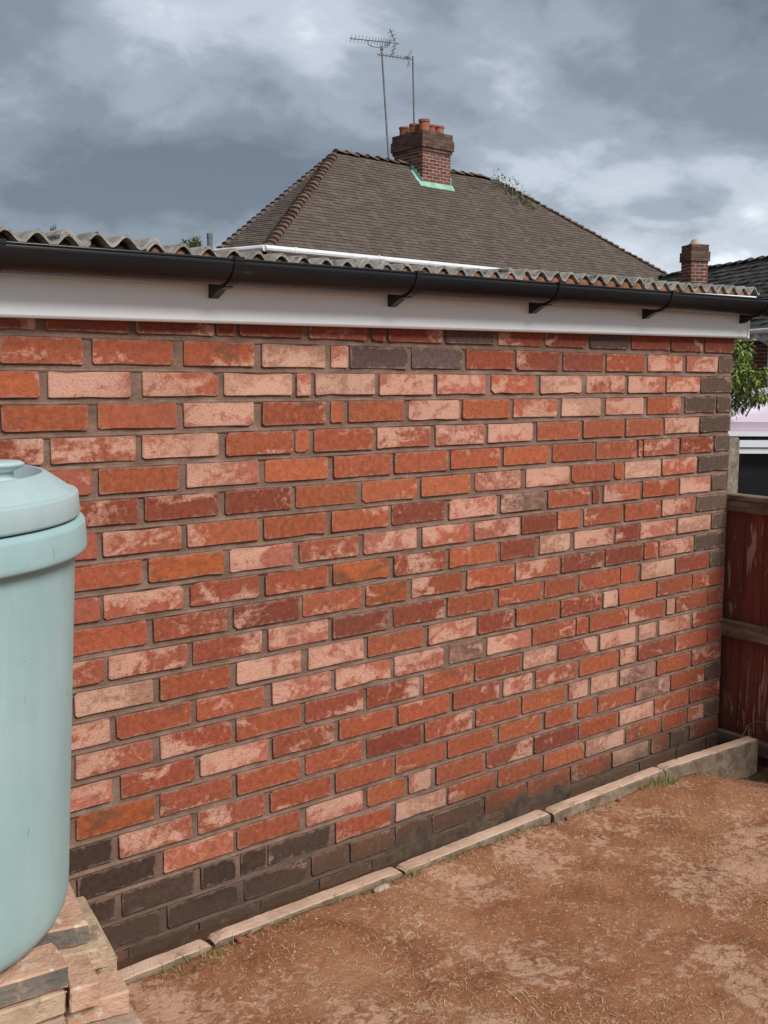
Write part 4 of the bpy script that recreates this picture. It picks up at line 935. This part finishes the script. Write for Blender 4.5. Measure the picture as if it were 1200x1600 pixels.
# ------------------------------------------------------------------ small far things
tb = far(798, 300, 27); tb.z = 0
t2 = empty('tree', tb, 'sparse green treetop showing above the ridge of the tiled roof', 'tree'); cm = MB(); tk = MB()
top = far(800, 292, 27); tk.add(tube([tb, tb.lerp(top, 0.5), top], [0.16, 0.10, 0.03], 8))
for u, v, rd in ((775, 277, .16), (783, 286, .20), (792, 287, .22), (801, 292, .22), (808, 299, .2), (797, 298, .3), (812, 306, .25), (829, 316, .10), (833, 320, .12), (825, 322, .15), (790, 302, .4)):
    c = far(u, v, 27 + rg.uniform(-.3, .3)); clump(cm, c, rd, int(12 + rd * 70), 0.11, rg, 0.1); tk.add(tube([top - Z3 * 0.4, c], [0.03, 0.008], 5))
add('trunk', tk.vf, M_BARK, t2); add('crown', cm.vf, M_FLEAF, t2)
tb = far(300, 390, 30); tb.z = 0
t3 = empty('tree', tb, 'upright conifer shoots poking above the corrugated roof edge', 'tree'); cm = MB(); tk = MB()
for u, v in ((287, 378), (291, 384), (297, 376), (303, 372), (309, 371), (313, 380), (300, 385)):
    tip = far(u, v, 30); root_ = far(300, 410, 30); tk.add(tube([root_, root_.lerp(tip, 0.6) + Vector((0, 0, -0.05)), tip], [0.05, 0.04, 0.02], 6))
    for q in range(12): clump(cm, root_.lerp(tip, 0.45 + 0.55 * q / 11), 0.06, 10, 0.09, rg, -0.6)
tk.add(tube([tb, far(300, 410, 30)], [0.15, 0.06], 8))
add('trunk', tk.vf, M_BARK, t3); add('crown', cm.vf, M_FLEAF, t3)
pb = far(328, 400, 26); ptp = far(328.5, 366, 26)
fl = empty('flue_pipe', flat(pb, 0), 'short grey flue pipe standing left of the tiled roof', 'flue pipe')
add('pipe', tube([flat(pb, 0), flat(pb, ptp.z)], 0.065, 12), M_GALV, fl); add('collar', tube([flat(pb, ptp.z - 0.10), flat(pb, ptp.z + 0.01)], 0.072, 12), M_GALV, fl)
for (u, v, du, lab) in ((55, 364, 5, 'leftmost tiny far aerial peeping over the corrugated roof edge'), (82, 358, 4, 'second tiny far aerial from the left, over the corrugated roof edge')):
    b0 = far(u, 395, 45); t0 = far(u, v, 45); r_ = empty('television_aerial', flat(b0, 0), lab, 'aerial', 'tiny far aerials')
    add('pole', tube([flat(b0, 0), t0], 0.035, 6), M_GALV, r_); m = MB(); l0, l1 = far(u - du, v + 1.5, 45), far(u + du + 2, v - 3.5, 45); m.add(tube([l0, l1], 0.03, 6))
    for q in (0.1, 0.35, 0.6, 0.85): c = l0.lerp(l1, q); rod(m, c - Z3 * 0.13, c + Z3 * 0.13, 0.018)
    add('boom', m.vf, M_GALV, r_, org=t0)
# ------------------------------------------------------------------ litter on the soil
rs = random.Random(77)
M_STRAW = island_mat('straw', [(0.15, (0.30, 0.20, 0.095)), (0.5, (0.48, 0.36, 0.19)), (0.85, (0.64, 0.52, 0.32))], bs=0)
M_GRASS = leaf_mat('grass_blades', (0.10, 0.125, 0.03), (0.24, 0.24, 0.085))
M_PEB = island_mat('pebbles', [(0.15, (0.22, 0.12, 0.075)), (0.5, (0.34, 0.20, 0.13)), (0.85, (0.46, 0.33, 0.24))], bs=0.4)
def clear(x, y): return not ((-3.75 < x < -2.9 and -0.9 < y) or y > -0.232)
sm = MB(); cnt = 0
while cnt < 9500:
    x, y = rs.uniform(-3.0, 0.1), rs.uniform(-1.75, -0.24)
    dens = 0.05 + 0.95 * max(0, min(1, 0.25 + 2.6 * nz(x, y, 12, 3.2))) * (0.35 + 0.65 * min(1, max(0, (-0.35 - y) / 0.7)))
    if rs.random() > dens or not clear(x, y): continue
    L = rs.uniform(0.005, 0.022) * (2.2 if rs.random() < 0.05 else 1); a = rs.gauss(0.9, 0.9); bend = rs.uniform(-0.9, 0.9); w_ = rs.uniform(0.0003, 0.0007)
    q = []; px_, py_ = x, y
    for i in range(4):
        aa = a + bend * i / 3; z = soil_z(px_, py_) + 0.0014 + (rs.uniform(0, 0.004) if i in (0, 3) else rs.uniform(0, 0.0025)); s_ = (-math.sin(aa) * w_, math.cos(aa) * w_)
        q += [(px_ + s_[0], py_ + s_[1], z), (px_ - s_[0], py_ - s_[1], z)]; px_ += math.cos(aa) * L / 3; py_ += math.sin(aa) * L / 3
    sm.add((q, [(0, 1, 3, 2), (2, 3, 5, 4), (4, 5, 7, 6)])); cnt += 1
o = add('straw', sm.vf, M_STRAW); prop(o, 'dry straw and clippings scattered over the red soil', 'straw', kind='stuff')
pm2 = MB(); cnt = 0
def pebble(x, y, r, rg2):
    z = soil_z(x, y); vs = []
    ring = [(0, 1)] ; a0 = rg2.uniform(0, 6)
    for h_, rr in ((-0.5, 0.8), (0.25, 1.0), (0.7, 0.6)):
        for k in range(6):
            g_ = a0 + k * math.pi / 3 + rg2.uniform(-.2, .2); q = rr * rg2.uniform(0.75, 1.15) * r
            vs.append((x + math.cos(g_) * q * 1.25, y + math.sin(g_) * q * 0.9, z + h_ * r * 0.6))
    fs = []
    for j in range(2):
        for k in range(6):
            fs.append((j * 6 + k, j * 6 + (k + 1) % 6, j * 6 + 6 + (k + 1) % 6, j * 6 + 6 + k))
    fs.append((12, 13, 14, 15, 16, 17)); return vs, fs
while cnt < 2600:
    x, y = rs.uniform(-3.0, 0.05), rs.uniform(-1.7, -0.235)
    if not clear(x, y) or rs.random() > 0.3 + 0.7 * max(0, nz(x, y, 31, 3)): continue
    pm2.add(pebble(x, y, rs.choice((0.001, 0.0014, 0.0018, 0.0022, 0.0030, 0.0042)), rs)); cnt += 1
o = add('gravel', pm2.vf, M_PEB, smooth=True); prop(o, 'small crumbs and pebbles lying on the red soil', 'gravel', kind='stuff')
gb = MB()
def tuft(x, y, n, L, spread, z=None):
    z0 = soil_z(x, y) if z is None else z
    for _ in range(n):
        a = rs.uniform(0, 6.28); r_ = rs.random() ** 0.5 * spread; bx_, by_ = x + math.cos(a) * r_ * 1.8, y + math.sin(a) * r_ * 0.6
        l = L * rs.uniform(0.5, 1.2); a2 = rs.uniform(0, 6.28); lean_ = rs.uniform(0.3, 1.3); w_ = 0.0011; q = []
        for i in range(4):
            f = i / 3; hx_ = math.cos(a2) * lean_ * l * f ** 1.5; hy_ = math.sin(a2) * lean_ * l * f ** 1.5; hz_ = l * f * (1 - 0.35 * f * min(1, lean_)); s_ = (-math.sin(a2) * w_ * (1 - 0.8 * f), math.cos(a2) * w_ * (1 - 0.8 * f))
            q += [(bx_ + hx_ + s_[0], by_ + hy_ + s_[1], z0 + hz_), (bx_ + hx_ - s_[0], by_ + hy_ - s_[1], z0 + hz_)]
        gb.add((q, [(0, 1, 3, 2), (2, 3, 5, 4), (4, 5, 7, 6)]))
for x, y, n_, L, sp_ in ((-2.56, -0.262, 60, 0.030, 0.05), (-2.36, -0.240, 40, 0.018, 0.05), (-2.05, -0.238, 35, 0.018, 0.06), (-1.85, -0.245, 26, 0.030, 0.012), (-1.60, -0.236, 40, 0.022, 0.07), (-1.40, -0.236, 40, 0.024, 0.05), (-1.02, -0.238, 26, 0.022, 0.05), (-0.73, -0.238, 140, 0.034, 0.055), (-0.66, -0.24, 60, 0.03, 0.03), (-0.45, -0.238, 50, 0.020, 0.06), (-1.35, -0.80, 30, 0.010, 0.09), (-1.15, -0.95, 30, 0.010, 0.1), (-0.95, -1.0, 30, 0.010, 0.09), (-0.05, -0.32, 80, 0.05, 0.05), (0.0, -0.2, 60, 0.05, 0.05)):
    tuft(x, y, n_, L, sp_)
for i in range(60): tuft(rs.uniform(-2.6, -0.3), rs.uniform(-0.245, -0.235), 5, 0.013, 0.02)
o = add('grass', gb.vf, M_GRASS); prop(o, 'sparse weeds and grass along the concrete edging and in the soil', 'grass', kind='stuff')
# loose stones and crumbs by the edging
def stone(x, y, lx, ly, h_, rz, m, name, label, cat, group=None):
    vs = []; fs = []; nu, nv = 10, 6; c, s_ = math.cos(rz), math.sin(rz); z0 = soil_z(x, y) - 0.003
    for j in range(nv + 1):
        ph = math.pi * j / nv
        for i in range(nu):
            th = 2 * math.pi * i / nu; k = 1 + 0.16 * nz(math.cos(th) * 1.3, math.sin(th) * 1.3, ph + x * 9, 1.4)
            ex = lambda v_, p_: math.copysign(abs(v_) ** p_, v_)
            px_ = lx * ex(math.cos(th), 0.6) * ex(math.sin(ph), 0.55) * k; py_ = ly * ex(math.sin(th), 0.6) * ex(math.sin(ph), 0.55) * k
            vs.append((x + px_ * c - py_ * s_, y + px_ * s_ + py_ * c, z0 + h_ * (0.5 - 0.5 * ex(math.cos(ph), 0.7)) * (1 + 0.1 * nz(px_ * 60, py_ * 60, 2))))
    for j in range(nv):
        for i in range(nu):
            fs.append((j * nu + i, j * nu + (i + 1) % nu, j * nu + nu + (i + 1) % nu, j * nu + nu + i))
    o = add(name, (vs, fs), m, org=(x, y, z0), smooth=True); prop(o, label, cat, group); return o
M_ST = simple('pale_stone', (0.36, 0.25, 0.175), (0.50, 0.38, 0.29), 20.0, 0.9, 0.6, 0.003, 120.0)
M_CR = simple('brick_crumb', (0.22, 0.075, 0.045), (0.34, 0.13, 0.08), 25.0, 0.95, 0.6, 0.003, 120.0)
d_ = ray(583, 1403); sp_ = CAM + d_ * ((0.004 - CAM.z) / d_.z)
stone(sp_.x + 0.01, sp_.y - 0.022, 0.030, 0.010, 0.014, 0.06, M_ST, 'stone', 'flat pale elongated stone lying in front of the edging joint', 'stone')
for (u, v, r_, lab) in ((410, 1465, 0.010, 'small red crumb of brick below the second edging block'), (360, 1476, 0.012, 'largest red brick crumb at the near edging joint'), (376, 1470, 0.009, 'small red brick crumb right of the near edging joint'), (873, 1278, 0.010, 'reddish crumb of brick by the fourth edging block'), (961, 1250, 0.009, 'far red brick crumb before the weed tuft')):
    d_ = ray(u, v); q = CAM + d_ * ((0.010 - CAM.z) / d_.z)
    if q.y > -0.235: q.y = -0.235
    stone(q.x, q.y, r_, r_ * 0.75, r_ * 1.1, rs.uniform(0, 3), M_CR, 'brick_crumb', lab, 'brick crumb', 'brick crumbs by the edging')
# dry twigs by the fence
def twig(pts, r, label):
    o = add('twig', tube(pts, [r * (1 - 0.7 * i / (len(pts) - 1)) for i in range(len(pts))], 6), M_STRAW if r < 0.002 else M_BARK, org=pts[0]); prop(o, label, 'twig', 'dry twigs')
twig([(-0.02, -0.10, -0.05), (0.0, -0.13, 0.045), (-0.005, -0.17, 0.075), (-0.03, -0.24, 0.088)], 0.0016, 'thin arched dry stalk in front of the red fence foot')
twig([(-0.02, -0.30, -0.07), (-0.05, -0.38, -0.060), (-0.11, -0.47, -0.062)], 0.005, 'dark twig lying on the soil beneath the fence')
twig([(-2.36, -0.36, 0.018), (-2.40, -0.345, 0.022), (-2.43, -0.375, 0.020), (-2.47, -0.46, 0.022), (-2.50, -0.55, 0.016)], 0.0011, 'thin curved dry stem on the soil before the near edging blocks')
